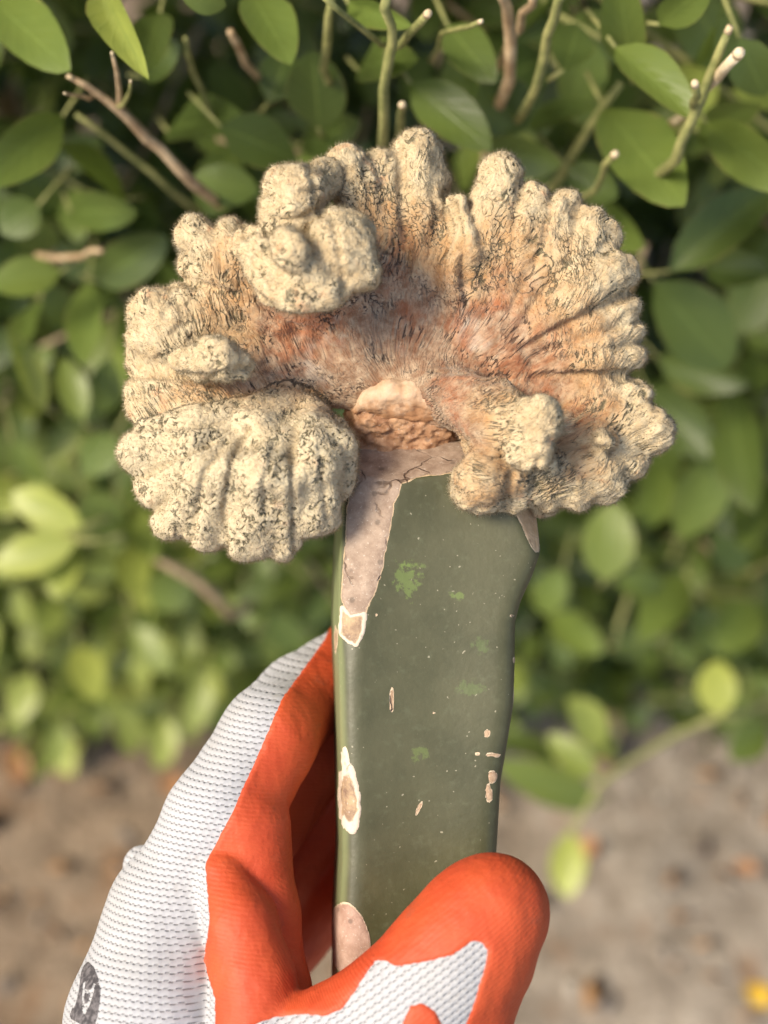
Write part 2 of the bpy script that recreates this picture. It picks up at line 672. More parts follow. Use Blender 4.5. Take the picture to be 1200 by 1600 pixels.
def make_hedge():
    root = empty('hedge', tuple(HEDGE_LOC))
    tag(root, 'dense clipped green hedge of small glossy oval leaves growing from bare soil', 'hedge')
    rng = np.random.default_rng(21)
    leaves = []           # (base, frame, length, widthscale, tone, form, hero)
    twigs = []

    # --- leaves that can be picked out one by one: base px, tip px, width px, tone, how proud of the face (m)
    H = [
        (-15, -5, 92, 88, 84, .50, .03), (162, -25, 186, 72, 58, .72, .05), (98, 182, -5, 275, 82, .40, .035),
        (196, 312, 112, 222, 78, .12, .01), (262, 205, 345, 165, 66, .22, .01), (345, 198, 470, 248, 88, .24, .03),
        (498, 200, 490, 92, 92, .20, .02), (470, 232, 548, 192, 60, .20, .012), (300, 278, 402, 300, 62, .46, .03),
        (420, 160, 455, 78, 66, .16, .005), (95, 425, -12, 440, 62, .55, .03), (150, 440, 248, 380, 72, .24, .02),
        (138, 440, 126, 560, 62, .45, .03), (280, -12, 356, 14, 40, .6, .05), (392, -10, 448, 66, 66, .40, .03),
        (545, 6, 606, 34, 44, .46, .04), (642, 130, 764, 226, 84, .34, .035), (752, 130, 822, 206, 80, .24, .02),
        (822, 196, 918, 160, 52, .20, .01), (962, 74, 1078, 158, 70, .52, .05), (944, 168, 1056, 296, 104, .42, .045),
        (988, 118, 962, -24, 72, .38, .03), (1104, 192, 1222, 288, 80, .52, .05), (1090, 205, 1168, 172, 50, .30, .02),
        (1030, 38, 1104, -14, 50, .50, .04), (1046, 424, 1206, 286, 82, .26, .03), (1100, 420, 1190, 420, 60, .22, .02),
        (1022, 440, 1146, 572, 118, .34, .035), (1028, 560, 1150, 606, 62, .24, .02), (1012, 610, 1104, 704, 84, .20, .015),
        (1142, 610, 1160, 776, 86, .26, .03), (1060, 840, 1132, 708, 80, .44, .03), (1006, 830, 1046, 712, 66, .44, .02),
        (944, 908, 958, 786, 86, .58, .05), (962, 912, 1044, 914, 44, .50, .04), (1116, 830, 1166, 892, 50, .34, .02),
        (1092, 946, 1124, 1022, 62, .42, .03), (1124, 1118, 1116, 1030, 66, .84, .07), (938, 1168, 904, 1092, 56, .74, .08),
        (962, 1186, 890, 1100, 40, .70, .08), (930, 1216, 858, 1146, 48, .66, .09), (936, 1256, 784, 1196, 66, .58, .10),
        (870, 1190, 800, 1150, 44, .52, .08), (891, 1300, 884, 1398, 58, .86, .10), (1200, 1130, 1150, 1180, 60, .46, .06),
        (70, 640, 24, 520, 46, .80, .04), (130, 660, 100, 560, 50, .60, .03), (128, 822, 14, 772, 52, .84, .05),
        (118, 846, -14, 884, 64, .82, .05), (112, 838, 84, 930, 58, .74, .05), (206, 850, 208, 922, 62, .70, .05),
        (130, 770, 190, 850, 60, .56, .03), (186, 786, 240, 850, 50, .62, .03), (20, 690, 66, 760, 44, .50, .02),
        (60, 320, 0, 360, 54, .30, .02), (110, 330, 190, 330, 60, .26, .02), (220, 120, 268, 70, 60, .22, .015),
        (250, 20, 226, 90, 62, .24, .02), (560, 110, 620, 80, 58, .30, .02), (700, 40, 760, 110, 58, .28, .02),
        (880, 110, 912, 30, 66, .26, .02), (1156, 60, 1196, 156, 60, .30, .03), (760, 230, 860, 262, 56, .28, .03),
        (888, 262, 960, 306, 58, .34, .03), (930, 330, 990, 380, 60, .44, .03), (1070, 900, 1010, 980, 60, .40, .03),
        (860, 960, 930, 1010, 60, .46, .03), (880, 890, 838, 960, 58, .46, .03), (1180, 940, 1130, 1010, 62, .44, .03),
        (300, 900, 230, 950, 56, .50, .03), (420, 900, 380, 980, 60, .45, .03), (210, 980, 260, 1050, 52, .62, .03),
        (120, 1010, 150, 1080, 50, .78, .03), (50, 1050, 20, 1130, 48, .76, .03), (190, 1100, 210, 1180, 46, .74, .02),
        (260, 1120, 250, 1200, 46, .78, .03), (320, 1060, 300, 1140, 48, .70, .03), (100, 1130, 80, 1200, 44, .66, .02),
        (420, 960, 470, 1020, 50, .5, .02), (250, 540, 210, 640, 60, .34, .02), (170, 560, 160, 650, 54, .3, .02),
        (180, 680, 130, 740, 52, .48, .03), (60, 470, 20, 540, 52, .3, .02), (1190, 760, 1160, 850, 60, .3, .02),
    ]
    for (x0, y0, x1, y1, w, tone, proud) in H:
        d0 = depth_on_face((x0 + x1) / 2, (y0 + y1) / 2, proud)
        k = rng.uniform(-0.014, 0.014)
        a = np.array(unproject(x0, y0, d0 + 0.008 + k))
        b = np.array(unproject(x1, y1, d0 - 0.008 - k))
        ln = np.linalg.norm(b - a)
        view = np.array(CAMLOC) - a
        view /= np.linalg.norm(view)
        nrm = view + rng.normal(0, 0.22, 3) + (0, 0, 0.25)
        wid = w / FPX * d0
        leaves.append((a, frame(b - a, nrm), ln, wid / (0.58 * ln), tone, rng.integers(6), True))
        # the petiole runs back into the hedge
        back = a - (b - a) / ln * 0.012 + (0, 0.012, -0.004)
        twigs.append(([a, a * .5 + back * .5, back], [0.0006, 0.0007, 0.0008], GREENBARK, 'petiole'))

    # --- shoots filling the hedge
    shoots = 3400
    for i in range(shoots):
        z = rng.uniform(0.03, 1.12) if i < 1650 or i > 2300 else rng.uniform(0.02, 0.42)
        x = rng.uniform(-0.72, 0.72)
        into = abs(rng.normal(0, 0.055)) + 0.008
        if rng.random() < 0.32: into += rng.uniform(0, 0.22)
        if i > 2300: into = rng.uniform(0.10, 0.42)
        tip = np.array([x, face_y(z) + into, z])
        d = np.array([rng.normal(0, 0.55), -0.75 + rng.normal(0, 0.3), rng.normal(0.35, 0.5)])
        if z < 0.35: d[2] -= 0.35
        d /= np.linalg.norm(d)
        Ls = rng.uniform(0.07, 0.13)
        base = tip - d * Ls
        if base[2] < 0.02: base[2] = 0.02
        bend = rng.normal(0, 0.008, 3)
        P = [base, (base + tip) / 2 + bend, tip]
        twigs.append((P, [0.0017, 0.0013, 0.0008], BARK if rng.random() < .35 else GREENBARK, 'shoot'))
        # leaf tone: sunlight painted in low on the left, shade painted in deeper
        lit_tone = 0.34 - 0.16 * min(into / 0.10, 1) + 0.44 * np.clip((-x + 0.02) / 0.2, 0, 1) * np.clip((0.56 - z) / 0.22, 0, 1) + rng.normal(0, 0.10)
        nlf = rng.integers(6, 11)
        ph = rng.uniform(0, 6.28)
        for q in range(nlf):
            t = 0.25 + 0.75 * (q + 0.5) / nlf
            p = base * (1 - t) ** 2 + 2 * (P[1]) * t * (1 - t) + tip * t * t
            a = ph + q * 2.4
            u = np.cross(d, (0.2, 0.1, 0.97)); u /= np.linalg.norm(u)
            w_ = np.cross(d, u)
            side = math.cos(a) * u + math.sin(a) * w_
            ld = side * 0.9 + d * rng.uniform(0.2, 0.8) + (0, -0.15, -0.05)
            nrm = np.array([0, -0.55, 0.8]) + rng.normal(0, 0.4, 3)
            ln = rng.uniform(0.020, 0.036) * (0.8 if q > nlf - 3 else 1)
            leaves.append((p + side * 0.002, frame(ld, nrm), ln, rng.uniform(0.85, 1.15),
                           float(np.clip(lit_tone + rng.normal(0, 0.08) + 0.10 * (t - .6), 0.02, 0.95)), rng.integers(6), False))

    # --- which generic leaves show largest: in view, near, close to the front
    inv = CAMROT.transposed()
    score = []
    for i, lf in enumerate(leaves):
        if lf[6]:
            continue
        c = inv @ (Vector(lf[0]) - CAMLOC)
        dpt = -c.z
        if dpt < 0.1: continue
        u = 600 + c.x / dpt * FPX; v = 800 - c.y / dpt * FPX
        if -20 < u < 1220 and -20 < v < 1250 and not (230 < u < 980 and 280 < v < 800):
            face = abs(lf[1][:, 2] @ ((np.array(CAMLOC) - lf[0]) / np.linalg.norm(np.array(CAMLOC) - lf[0])))
            buried = max(0, lf[0][1] - face_y(lf[0][2]))
            score.append((lf[2] / dpt * (0.3 + face) * math.exp(-buried / 0.025), i))
    score.sort(reverse=True)
    nhero = sum(1 for lf in leaves if lf[6])
    pick = {i for _, i in score[:max(0, 298 - nhero)]}

    VV, FF, UU, TT = [], [], [], []
    off = 0
    for i, (p, R, ln, ws, tone, form, hero) in enumerate(leaves):
        V, F, UV = LEAF_FORMS[form]
        if hero or i in pick:
            Vl = (V * (ws, 1, 1)) * ln
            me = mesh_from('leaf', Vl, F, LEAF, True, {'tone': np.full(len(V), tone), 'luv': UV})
            o = link('leaf', me, root)
            M = Matrix(R.tolist()).to_4x4()
            M.translation = Vector(p - HEDGE_LOC)
            o.matrix_local = M
        else:
            if p[1] > face_y(p[2]) + 0.07:
                V, F, UV = LEAF_LOW[form]
            VV.append(((V * (ws, 1, 1)) * ln) @ R.T + p - HEDGE_LOC)
            FF.append(F + off)
            off += len(V)
            UU.append(UV)
            TT.append(np.full(len(V), tone))
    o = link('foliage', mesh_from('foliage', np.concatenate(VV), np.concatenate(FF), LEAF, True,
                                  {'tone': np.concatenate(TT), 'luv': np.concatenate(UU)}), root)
    tag(o, kind='stuff')

    # --- thin shoots and petioles, too many and too fine to pick apart
    for mat, nm in ((BARK, 'brown_shoots'), (GREENBARK, 'green_shoots')):
        VV, FF = [], []
        off = 0
        for pts, rad, m_, _ in twigs:
            if m_ is not mat: continue
            V, F = tube([np.asarray(q) - HEDGE_LOC for q in pts], rad, 5)
            VV.append(V); FF += [[a + off for a in f] for f in F]; off += len(V)
        o = link(nm, mesh_from(nm, np.concatenate(VV), FF, mat), root)
        tag(o, kind='stuff')

    # --- stems deeper inside the hedge
    for k in range(16):
        x = -0.7 + 1.4 * (k + rng.uniform(.2, .8)) / 16
        y = 0.60 + rng.uniform(-0.05, 0.09)
        pts = [np.array([x, y, -0.03])]
        for q in range(6):
            pts.append(pts[-1] + (rng.normal(0, .028), rng.normal(-0.004, .02), 0.18))
        V, F = tube([p - HEDGE_LOC for p in pts], np.linspace(0.011, 0.004, 7), 8)
        link('stem', mesh_from('stem', V, F, BARK), root)

    # --- clipped twigs one can pick out: pixel path, proud, radius px, material
    T = [
        ([(300, 285), (250, 232), (205, 190), (160, 152), (112, 122)], .05, [9, 8.5, 8, 6.5, 4], BARK, True),
        ([(190, 172), (186, 140), (176, 86)], .055, [5, 4, 2.5], BARK, True),
        ([(182, 168), (200, 150), (204, 128)], .058, [4, 3.2, 2.2], GREENBARK, True),
        ([(150, 146), (128, 150), (102, 146)], .055, [4, 3, 2.2], BARK, True),
        ([(600, 190), (608, 90), (612, 40), (608, -20)], .055, [9, 9, 8, 8], GREENBARK, False),
        ([(610, 76), (640, 52), (668, 22)], .057, [7, 7, 6.5], GREENBARK, True),
        ([(608, 70), (592, 66), (560, 40), (500, -10)], .053, [6, 5, 5, 5], GREENBARK, False),
        ([(505, 106), (512, 60), (520, -10)], .035, [7, 7, 6], GREENBARK, False),
        ([(690, 52), (720, 44), (750, 34)], .05, [4, 4.5, 4], GREENBARK, True),
        ([(796, 126), (798, 60), (792, 10), (776, -20)], .03, [10, 11, 9, 8], BARK, False),
        ([(800, 58), (816, 20), (834, -12)], .032, [7, 7, 6], BARK, False),
        ([(836, 140), (850, 90), (866, 30), (884, -15)], .045, [8, 8, 8, 7], GREENBARK, False),
        ([(1056, 250), (1080, 190), (1108, 120), (1138, 48)], .06, [9, 9, 8, 6], GREENBARK, True),
        ([(1090, 160), (1120, 122), (1154, 84)], .064, [8, 9, 9], CUT, True),
        ([(1084, 190), (1082, 160), (1086, 132)], .066, [6, 6, 6], GREENBARK, True),
        ([(926, 300), (942, 272), (960, 242)], .06, [5, 5.5, 6], GREENBARK, True),
        ([(880, 270), (920, 200), (970, 130)], .02, [8, 7, 6], GREENBARK, False),
        ([(626, 190), (627, 175), (628, 164)], .05, [6, 6, 6], GREENBARK, True),
        ([(330, 180), (300, 110), (290, 60)], .015, [5, 5, 4], GREENBARK, False),
        ([(400, 116), (378, 84), (360, 50)], .015, [6, 6, 6], BARK, False),
        ([(470, 230), (440, 270), (380, 220)], .0, [5, 5, 4], BARK, False),
        ([(270, 300), (200, 240), (120, 180)], .02, [6, 5, 4], GREENBARK, False),
        ([(360, 960), (310, 910), (240, 870)], .05, [9, 8, 6], BARK, True),
        ([(960, 1010), (980, 940), (990, 900)], .03, [5, 5, 4], GREENBARK, False),
        ([(1240, 1085), (1180, 1105), (1130, 1116), (1060, 1146), (990, 1186), (935, 1228), (892, 1302)], .085,
         [8, 7, 7, 6, 5, 5, 3], GREENBARK, False),
        ([(70, 820), (130, 845), (190, 836)], .045, [5, 5, 4], GREENBARK, False),
        ([(60, 400), (130, 400), (160, 392)], .03, [6, 5, 4], BARK, False),
        ([(940, 600), (970, 480), (1010, 380)], .005, [7, 6, 5], BARK, False),
    ]
    for path, proud, rad, mat, cut in T:
        mid = path[len(path) // 2]
        d0 = depth_on_face(mid[0], mid[1], proud)
        pts, rr = [], []
        n_ = len(path)
        for q, (px, py) in enumerate(path):
            pts.append(np.array(unproject(px, py, d0 + 0.018 * (1 - 2 * q / (n_ - 1)) + rng.normal(0, .0015))))
            rr.append(rad[q] / FPX * d0)
        # root the twig back inside the hedge
        pts = [pts[0] + (pts[0] - pts[1]) * 0.35 + np.array((0, 0.030, -0.040))] + pts
        rr = [rr[0]] + rr
        # round off
        PP, RR = [], []
        for q in range(len(pts) - 1):
            for t in (0, 0.5):
                PP.append(pts[q] * (1 - t) + pts[q + 1] * t + rng.normal(0, .0005, 3) * (t > 0))
                RR.append((rr[q] * (1 - t) + rr[q + 1] * t) * (1.0 + rng.uniform(-.06, .10)))
        PP.append(pts[-1]); RR.append(rr[-1])
        V, F = tube([p - HEDGE_LOC for p in PP], RR, 8)
        tw = link('twig', mesh_from('twig', V, F, mat), root)
        if cut:
            dd = PP[-1] - PP[-2]; dd /= np.linalg.norm(dd)
            V, F = tube([PP[-1] - HEDGE_LOC - dd * 0.0006, PP[-1] - HEDGE_LOC + dd * 0.0014], [RR[-1] * 1.1, RR[-1] * 0.9], 8)
            link('cut_end', mesh_from('cut_end', V, F, CUT), tw)


make_hedge()

# ================================================================== fallen leaves on the soil
def fallen_leaves():
    rng = np.random.default_rng(5)
    def mat(name, c0, c1):
        m, nt, b = newmat(name)
        n = N(nt)
        n.put(b.inputs['Base Color'], n.mix(n.step(n.noise(n.obj(), 120.0, 3), .35, .7), c0, c1))
        b.inputs['Roughness'].default_value = 0.6
        return m
    yel = mat('yellow_leaf', (0.62, 0.36, 0.03), (0.78, 0.52, 0.06))
    bro = mat('dry_leaf', (0.24, 0.11, 0.045), (0.42, 0.22, 0.10))
    spec = [
        (1185, 1552, 0.022, 0.35, yel, 'yellow fallen leaf lying on grey soil', 'yellow'),
        (915, 1325, 0.020, 2.2, bro, 'dry brown fallen leaf on soil below the hanging green sprig', None),
        (1165, 1355, 0.018, 1.2, bro, 'dry brown fallen leaf on grey soil away from the hedge sprig', None),
        (25, 1195, 0.030, 0.3, bro, 'orange-brown dead leaf caught at the foot of the hedge', None),
        (270, 1225, 0.024, 1.0, bro, 'reddish dead leaf at the foot of the hedge beside the glove', None),
    ]
    for px, py, ln, rot, m, lab, g in spec:
        p0 = unproject(px, py, 1.0)
        t = (0.012 - CAMLOC.z) / (p0.z - CAMLOC.z)
        p = CAMLOC + (p0 - CAMLOC) * t
        V, F, UV = LEAF_FORMS[rng.integers(6)]
        o = link('fallen_leaf', mesh_from('fallen_leaf', (V - (0, .5, 0)) * (1, 1, 1.6) * ln, F, m))
        o.location = p
        o.rotation_euler = (rng.normal(0, .15), rng.normal(0, .15), rot)
        tag(o, lab, 'leaf', 'fallen leaves on the soil')


fallen_leaves()

# ================================================================== grafted cactus: stock
cactus = empty('grafted_cactus', HELD_LOC, HELD_ROT)
tag(cactus, 'grafted cactus with woolly cream crest on a dark green ribbed stock', 'cactus')
MM = 0.001


def plane_through(a, b, c, outward):
    nrm = np.cross(b - a, c - a)
    nrm /= np.linalg.norm(nrm)
    if nrm @ np.asarray(outward) < 0:
        nrm = -nrm
    return nrm, nrm @ a


def stock_material():
    m, nt, b = newmat('stock_skin')
    n = N(nt)
    co = n.obj()
    px = n.attr('pix', 'Vector')
    v = n.noise(co, 60.0, 4, 0.6)
    c = n.mix(n.step(v, 0.3, 0.72), (0.058, 0.058, 0.024), (0.086, 0.083, 0.038))
    c = n.mix(n.math('MULTIPLY', n.step(n.noise(co, 420.0, 3, 0.7), 0.5, 0.8), 0.35), c, (0.13, 0.14, 0.075))
    c = n.mix(n.attr('side'), c, (0.24, 0.27, 0.13))  # pale lit strip of the left flank, painted into the skin colour
    # grazed spots where the waxy bloom is rubbed off
    s = n.sep(px)
    def spot(cx, cy, rx, ry, amt, colr, c, nz):
        d = n.math('ADD', n.math('POWER', n.math('DIVIDE', n.math('SUBTRACT', s[0], cx), rx), 2.0),
                   n.math('POWER', n.math('DIVIDE', n.math('SUBTRACT', s[1], cy), ry), 2.0))
        d = n.math('ADD', d, n.math('MULTIPLY', n.math('SUBTRACT', nz, 0.5), 7.0))
        f = n.math('MULTIPLY', n.math('SUBTRACT', 1.0, n.step(d, 0.2, 1.0)), amt)
        return n.mix(f, c, colr)
    nz = n.noise(co, 500.0, 4, 0.7)
    c = spot(636, 905, 20, 32, 0.5, (0.17, 0.24, 0.055), c, nz)
    c = spot(644, 885, 18, 8, 0.4, (0.17, 0.24, 0.055), c, nz)
    c = spot(712, 931, 11, 7, 0.5, (0.17, 0.24, 0.055), c, nz)
    c = spot(656, 1178, 12, 14, 0.35, (0.17, 0.24, 0.055), c, nz)
    c = spot(735, 1075, 22, 12, 0.25, (0.14, 0.22, 0.055), c, nz)
    c = spot(750, 1010, 14, 14, 0.25, (0.14, 0.22, 0.055), c, nz)
    # fine pale specks and scratches
    st = n.vmul(co, (1.0, 0.22, 1.0))
    sp = n.step(n.noise(n.vmul(co, (1, 1, 1)), 900.0, 1, 0.5), 0.745, 0.79)
    c = n.mix(n.math('MULTIPLY', sp, 0.6), c, (0.42, 0.38, 0.26))
    n.put(b.inputs['Base Color'], c)
    r = n.math('ADD', 0.36, n.math('MULTIPLY', n.noise(co, 130.0, 4), 0.22))
    n.put(b.inputs['Roughness'], r)
    b.inputs['Specular IOR Level'].default_value = 0.5
    h = n.math('ADD', n.noise(co, 700.0, 3), n.math('MULTIPLY', n.noise(st, 200.0, 3), 0.8))
    n.put(b.inputs['Normal'], n.bump(h, 0.25, 0.0003))
    return m


def cork_material(name, dark, light, rim, rimw, cracks=0.8, ragged=3.0):
    m, nt, b = newmat(name)
    n = N(nt)
    co = n.obj()
    e = n.attr('edge')              # mm in from the rim of the scar
    v = n.noise(co, 260.0, 5, 0.7)
    c = n.mix(n.step(v, 0.3, 0.72), dark, light)
    c = n.mix(n.math('MULTIPLY', n.step(n.noise(co, 1500.0, 2, .7), .60, .72), 0.5), c, (0.62, 0.54, 0.45))
    wv = n.node('ShaderNodeVectorMath', operation='ADD')
    n.put(wv.inputs[0], co)
    n.put(wv.inputs[1], n.vmul(n.noise(co, 90.0, 3, out=1), (0.010, 0.010, 0.010)))
    cr = n.voro(wv.outputs[0], 75.0, 'DISTANCE_TO_EDGE')
    crack = n.math('MULTIPLY', n.math('SUBTRACT', 1.0, n.step(cr, 0.004, 0.022)), n.step(n.noise(co, 75.0, 2), .46, .56))
    crack = n.math('MULTIPLY', crack, cracks)
    c = n.mix(crack, c, (0.09, 0.055, 0.035))
    pits = n.step(n.voro(co, 210.0), 0.16, 0.10)
    dots = n.math('SUBTRACT', 1.0, n.step(n.voro(co, 230.0), 0.10, 0.20))
    c = n.mix(n.math('MULTIPLY', dots, 0.5), c, (0.08, 0.06, 0.045))
    edge = n.math('SUBTRACT', 1.0, n.step(n.math('ADD', e, n.math('MULTIPLY', n.math('SUBTRACT', v, 0.5), rimw * ragged)), rimw * 0.7, rimw * 1.25))
    c = n.mix(edge, c, rim)
    n.put(b.inputs['Base Color'], c)
    b.inputs['Roughness'].default_value = 0.62
    b.inputs['Specular IOR Level'].default_value = 0.3
    h = n.math('SUBTRACT', n.math('ADD', n.math('MULTIPLY', v, 0.8), n.math('MULTIPLY', edge, 0.5)), n.math('MULTIPLY', crack, 1.6))
    n.put(b.inputs['Normal'], n.bump(h, 0.7, 0.0007))
    return m


def poly_sd(px, py, poly):
    """signed distance to a polygon in px, negative inside"""
    poly = np.array(poly, float)
    d = np.full(len(px), 1e9)
    ins = np.zeros(len(px), bool)
    m_ = len(poly)
    for i in range(m_):
        a, b = poly[i], poly[(i + 1) % m_]
        ab = b - a
        t = np.clip(((px - a[0]) * ab[0] + (py - a[1]) * ab[1]) / (ab @ ab), 0, 1)
        d = np.minimum(d, np.hypot(px - a[0] - t * ab[0], py - a[1] - t * ab[1]))
        c = (a[1] > py) != (b[1] > py)
        with np.errstate(divide='ignore', invalid='ignore'):
            xi = a[0] + (py - a[1]) / (b[1] - a[1]) * ab[0] if b[1] != a[1] else np.full(len(px), 1e9)
        ins ^= c & (px < xi)
    return np.where(ins, -d, d)


def make_stock():
    ys = np.array([640, 700, 800, 860, 900, 940, 970, 1000, 1100, 1160, 1220, 1330, 1450, 1640], float)
    lf = np.array([548, 546, 538, 533, 531, 530, 529, 530, 532, 534, 536, 537, 530, 528], float)
    rt = np.array([848, 850, 852, 852, 838, 820, 812, 811, 808, 798, 788, 782, 772, 760], float)
    F = Field((-24, -122, -52), (48, 24, 20), 0.55)
    s = (slice(None),) * 3
    P = F.pts(s)
    X, Y, Z = P[..., 0], P[..., 1], P[..., 2]
    yy = F.ax[1]
    ypx = 800 - yy / (400 / FPX)
    z_l, z_r = 9.0, 5.0
    xl = (np.interp(ypx, ys, lf) - 600) * (400 - z_l) / FPX
    xr = (np.interp(ypx, ys, rt) - 600) * (400 - z_r) / FPX
    # four-cornered section: front-left rib, front-right rib, back-right, back-left
    cor = [(xl, np.full_like(xl, z_l)), (xr, np.full_like(xl, z_r)), (xr - 5, np.full_like(xl, -36.0)), (xl - 3.2, np.full_like(xl, -30.0))]
    prism = None
    for i in range(4):
        ax, az = cor[i]; bx, bz = cor[(i + 1) % 4]
        ex, ez = bx - ax, bz - az
        ln = np.hypot(ex, ez)
        nx, nz = -ez / ln, ex / ln           # outward for this winding
        d = (X - ax[None, :, None]) * nx[None, :, None] + (Z - az[None, :, None]) * nz[None, :, None]
        if i == 0:                            # the front face is a little hollow between its ribs
            t = np.clip(((X - ax[None, :, None]) * ex[None, :, None] + (Z - az[None, :, None]) * ez[None, :, None]) / (ln ** 2)[None, :, None], 0, 1)
            d = d + 1.6 * np.sin(np.pi * t) ** 1.5
        prism = d if prism is None else smax(prism, d, 5.5)
    prism += 0.35 * pnoise(P.reshape(-1, 3)[:, :] * 0.05).reshape(prism.shape)
    zf = lambda px: z_l + (z_r - z_l) * (px - 540) / 280 - 1.0
    # bevels left by the grafting knife
    n1, o1 = plane_through(L(735, 738, zf(735)), L(560, 762, zf(560)), L(640, 694, zf(640) - 13), (0, 1, 1))
    n2, o2 = plane_through(L(620, 755, zf(620)), L(556, 1000, zf(556) + 0.3), L(541, 800, zf(540) - 4.2), (-1, .2, 1))
    n3, o3 = plane_through(L(806, 796, zf(806)), L(846, 884, zf(846) + .3), L(836, 806, zf(836) - 7), (1, .4, 1))
    pl = [P @ n1 - o1, P @ n2 - o2, P @ n3 - o3]
    bot = -(Y - L(0, 1575, 0)[1]) + 0.25 * X
    f = smax(smax(prism, bot, 3), Y - L(0, 688, 0)[1], 1.5)
    for q in pl:
        f = smax(f, q, 0.7)
    F.f[...] = f
    V, Q = F.surface(2)
    # recover masks at the vertices
    def tri_sample(G):
        t = (V - F.lo) / F.h
        i = np.clip(t.astype(int), 0, np.array(G.shape) - 2)
        w = t - i
        r = 0
        for dx in (0, 1):
            for dy in (0, 1):
                for dz in (0, 1):
                    r = r + G[i[:, 0] + dx, i[:, 1] + dy, i[:, 2] + dz] * (w[:, 0] if dx else 1 - w[:, 0]) * (w[:, 1] if dy else 1 - w[:, 1]) * (w[:, 2] if dz else 1 - w[:, 2])
        return r
    pv = tri_sample(prism)
    masks = [tri_sample(q) - pv for q in pl]
    px, py = to_px(V)
    pix = np.stack([px, py, V[:, 2]], 1)
    nrm = vnormals(V, Q)
    side = np.clip((-nrm[:, 0] - 0.50) * 2.2, 0, 1) * np.clip((V[:, 2] + 20) / 10, 0, 1) * 0.85  # mask of the painted light on left-facing skin
    skin = stock_material()
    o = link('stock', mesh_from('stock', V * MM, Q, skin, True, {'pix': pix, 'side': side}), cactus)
    tag(o, 'dark green smooth-skinned ribbed stem')
    # scars
    grey = cork_material('callus', (0.24, 0.165, 0.115), (0.40, 0.30, 0.22), (0.52, 0.38, 0.23), 0.40)
    pale = cork_material('scar_cork', (0.34, 0.215, 0.125), (0.54, 0.39, 0.25), (0.58, 0.45, 0.30), 0.30)
    scar2 = cork_material('scar_hollow', (0.19, 0.12, 0.08), (0.46, 0.32, 0.18), (0.64, 0.53, 0.40), 0.95, 0.8, 2.0)
    tan_cut = cork_material('tan_cut', (0.46, 0.31, 0.18), (0.66, 0.49, 0.31), (0.66, 0.52, 0.36), 0.3, 0.1)
    pink = cork_material('old_scar', (0.34, 0.21, 0.15), (0.50, 0.34, 0.26), (0.60, 0.48, 0.33), 0.30, 0.0)
    wob = 0.6 * pnoise(V * 0.35) + 0.45 * pnoise(V * 0.9)
    top = np.maximum(np.maximum(masks[0], masks[1]), np.where(V[:, 1] > L(0, 692, 0)[1], 1.0, -1.0) * 2)
    tp = [(540, 640), (760, 640), (742, 736), (700, 741), (650, 748), (629, 757), (618, 790), (609, 840), (600, 885), (589, 925), (573, 960),
          (560, 972), (545, 962), (531, 940), (536, 880), (541, 800), (545, 740)]
    top = np.where(V[:, 2] > -3, -poly_sd(px, py, tp) / 6.6, np.where(V[:, 1] > L(0, 726, 0)[1], 1.0, -1.0))
    parts = [('cut_scar', top + wob * 0.7, grey, 0.10), ('cut_scar', masks[2] + wob * .4, tan_cut, 0.08)]

    def ell(cx, cy, rx, ry, rot=0, nzs=1.0):
        a = math.radians(rot)
        dx, dy = px - cx, py - cy
        u = dx * math.cos(a) + dy * math.sin(a)
        v = -dx * math.sin(a) + dy * math.cos(a)
        d = np.sqrt((u / rx) ** 2 + (v / ry) ** 2) - 1
        return np.where(V[:, 2] > -12, -d * min(rx, ry) / 6.6 + nzs * wob, -5)
    def pol(pts, nzs):
        c_ = np.mean(pts, 0)
        small = c_ + (np.array(pts) - c_) * (0.72, 0.86)
        return np.where(V[:, 2] > -14, -poly_sd(px, py, small) / 6.6 + 0.75 + nzs * wob, -5)
    parts.append(('corky_scar', np.maximum(ell(546, 1248, 18, 58, -3, 1.0), ell(541, 1196, 7, 28, -8, .8)), scar2, .22))
    parts.append(('corky_scar', pol([(529, 944), (545, 962), (577, 956), (574, 988), (558, 1012), (541, 1004), (526, 992)], .7), scar2, .2))
    parts.append(('corky_scar', ell(546, 1472, 33, 64, -10, .3), pink, .25))
    sc = [(612, 1092, 4.5, 27, 2, .7, pale), (770, 1214, 9, 11, 20, 1.3, pale), (764, 1240, 6, 19, -8, 1.2, pale),
          (772, 1180, 14, 5, 5, 1.1, pale), (761, 1146, 6, 8, 0, .5, pale), (808, 1030, 7, 9, 20, .6, pale),
          (655, 1262, 4, 18, 25, .5, pale), (588, 961, 3.5, 4, 0, .1, pale), (678, 1114, 3.5, 4, 0, .1, pale), (800, 962, 5, 3.5, 0, .2, pale),
          (806, 1080, 4.5, 60, 3, .35, pale), (786, 1290, 4, 50, 4, .3, pale), (524, 1000, 5, 26, 4, .5, pale), (746, 1178, 7, 4, 0, .4, pale)]
    for i_, q in enumerate(sc):
        parts.append(('corky_scar', ell(*q[:6]), q[6], 0.10))
    for nm, sm, mat, lift in parts:
        if not (sm > 0).any():
            continue
        v, f_, at, s_ = clip_mesh(V, Q, sm, {'n': nrm})
        if len(f_) < 2: continue
        v = v + at['n'] * (-0.12 + (lift + 0.12) * np.clip(s_ / 0.25, 0, 1))[:, None]
        link(nm, mesh_from(nm, v * MM, f_, mat, True, {'edge': s_}), cactus)
    return zf


zf_stock = make_stock()

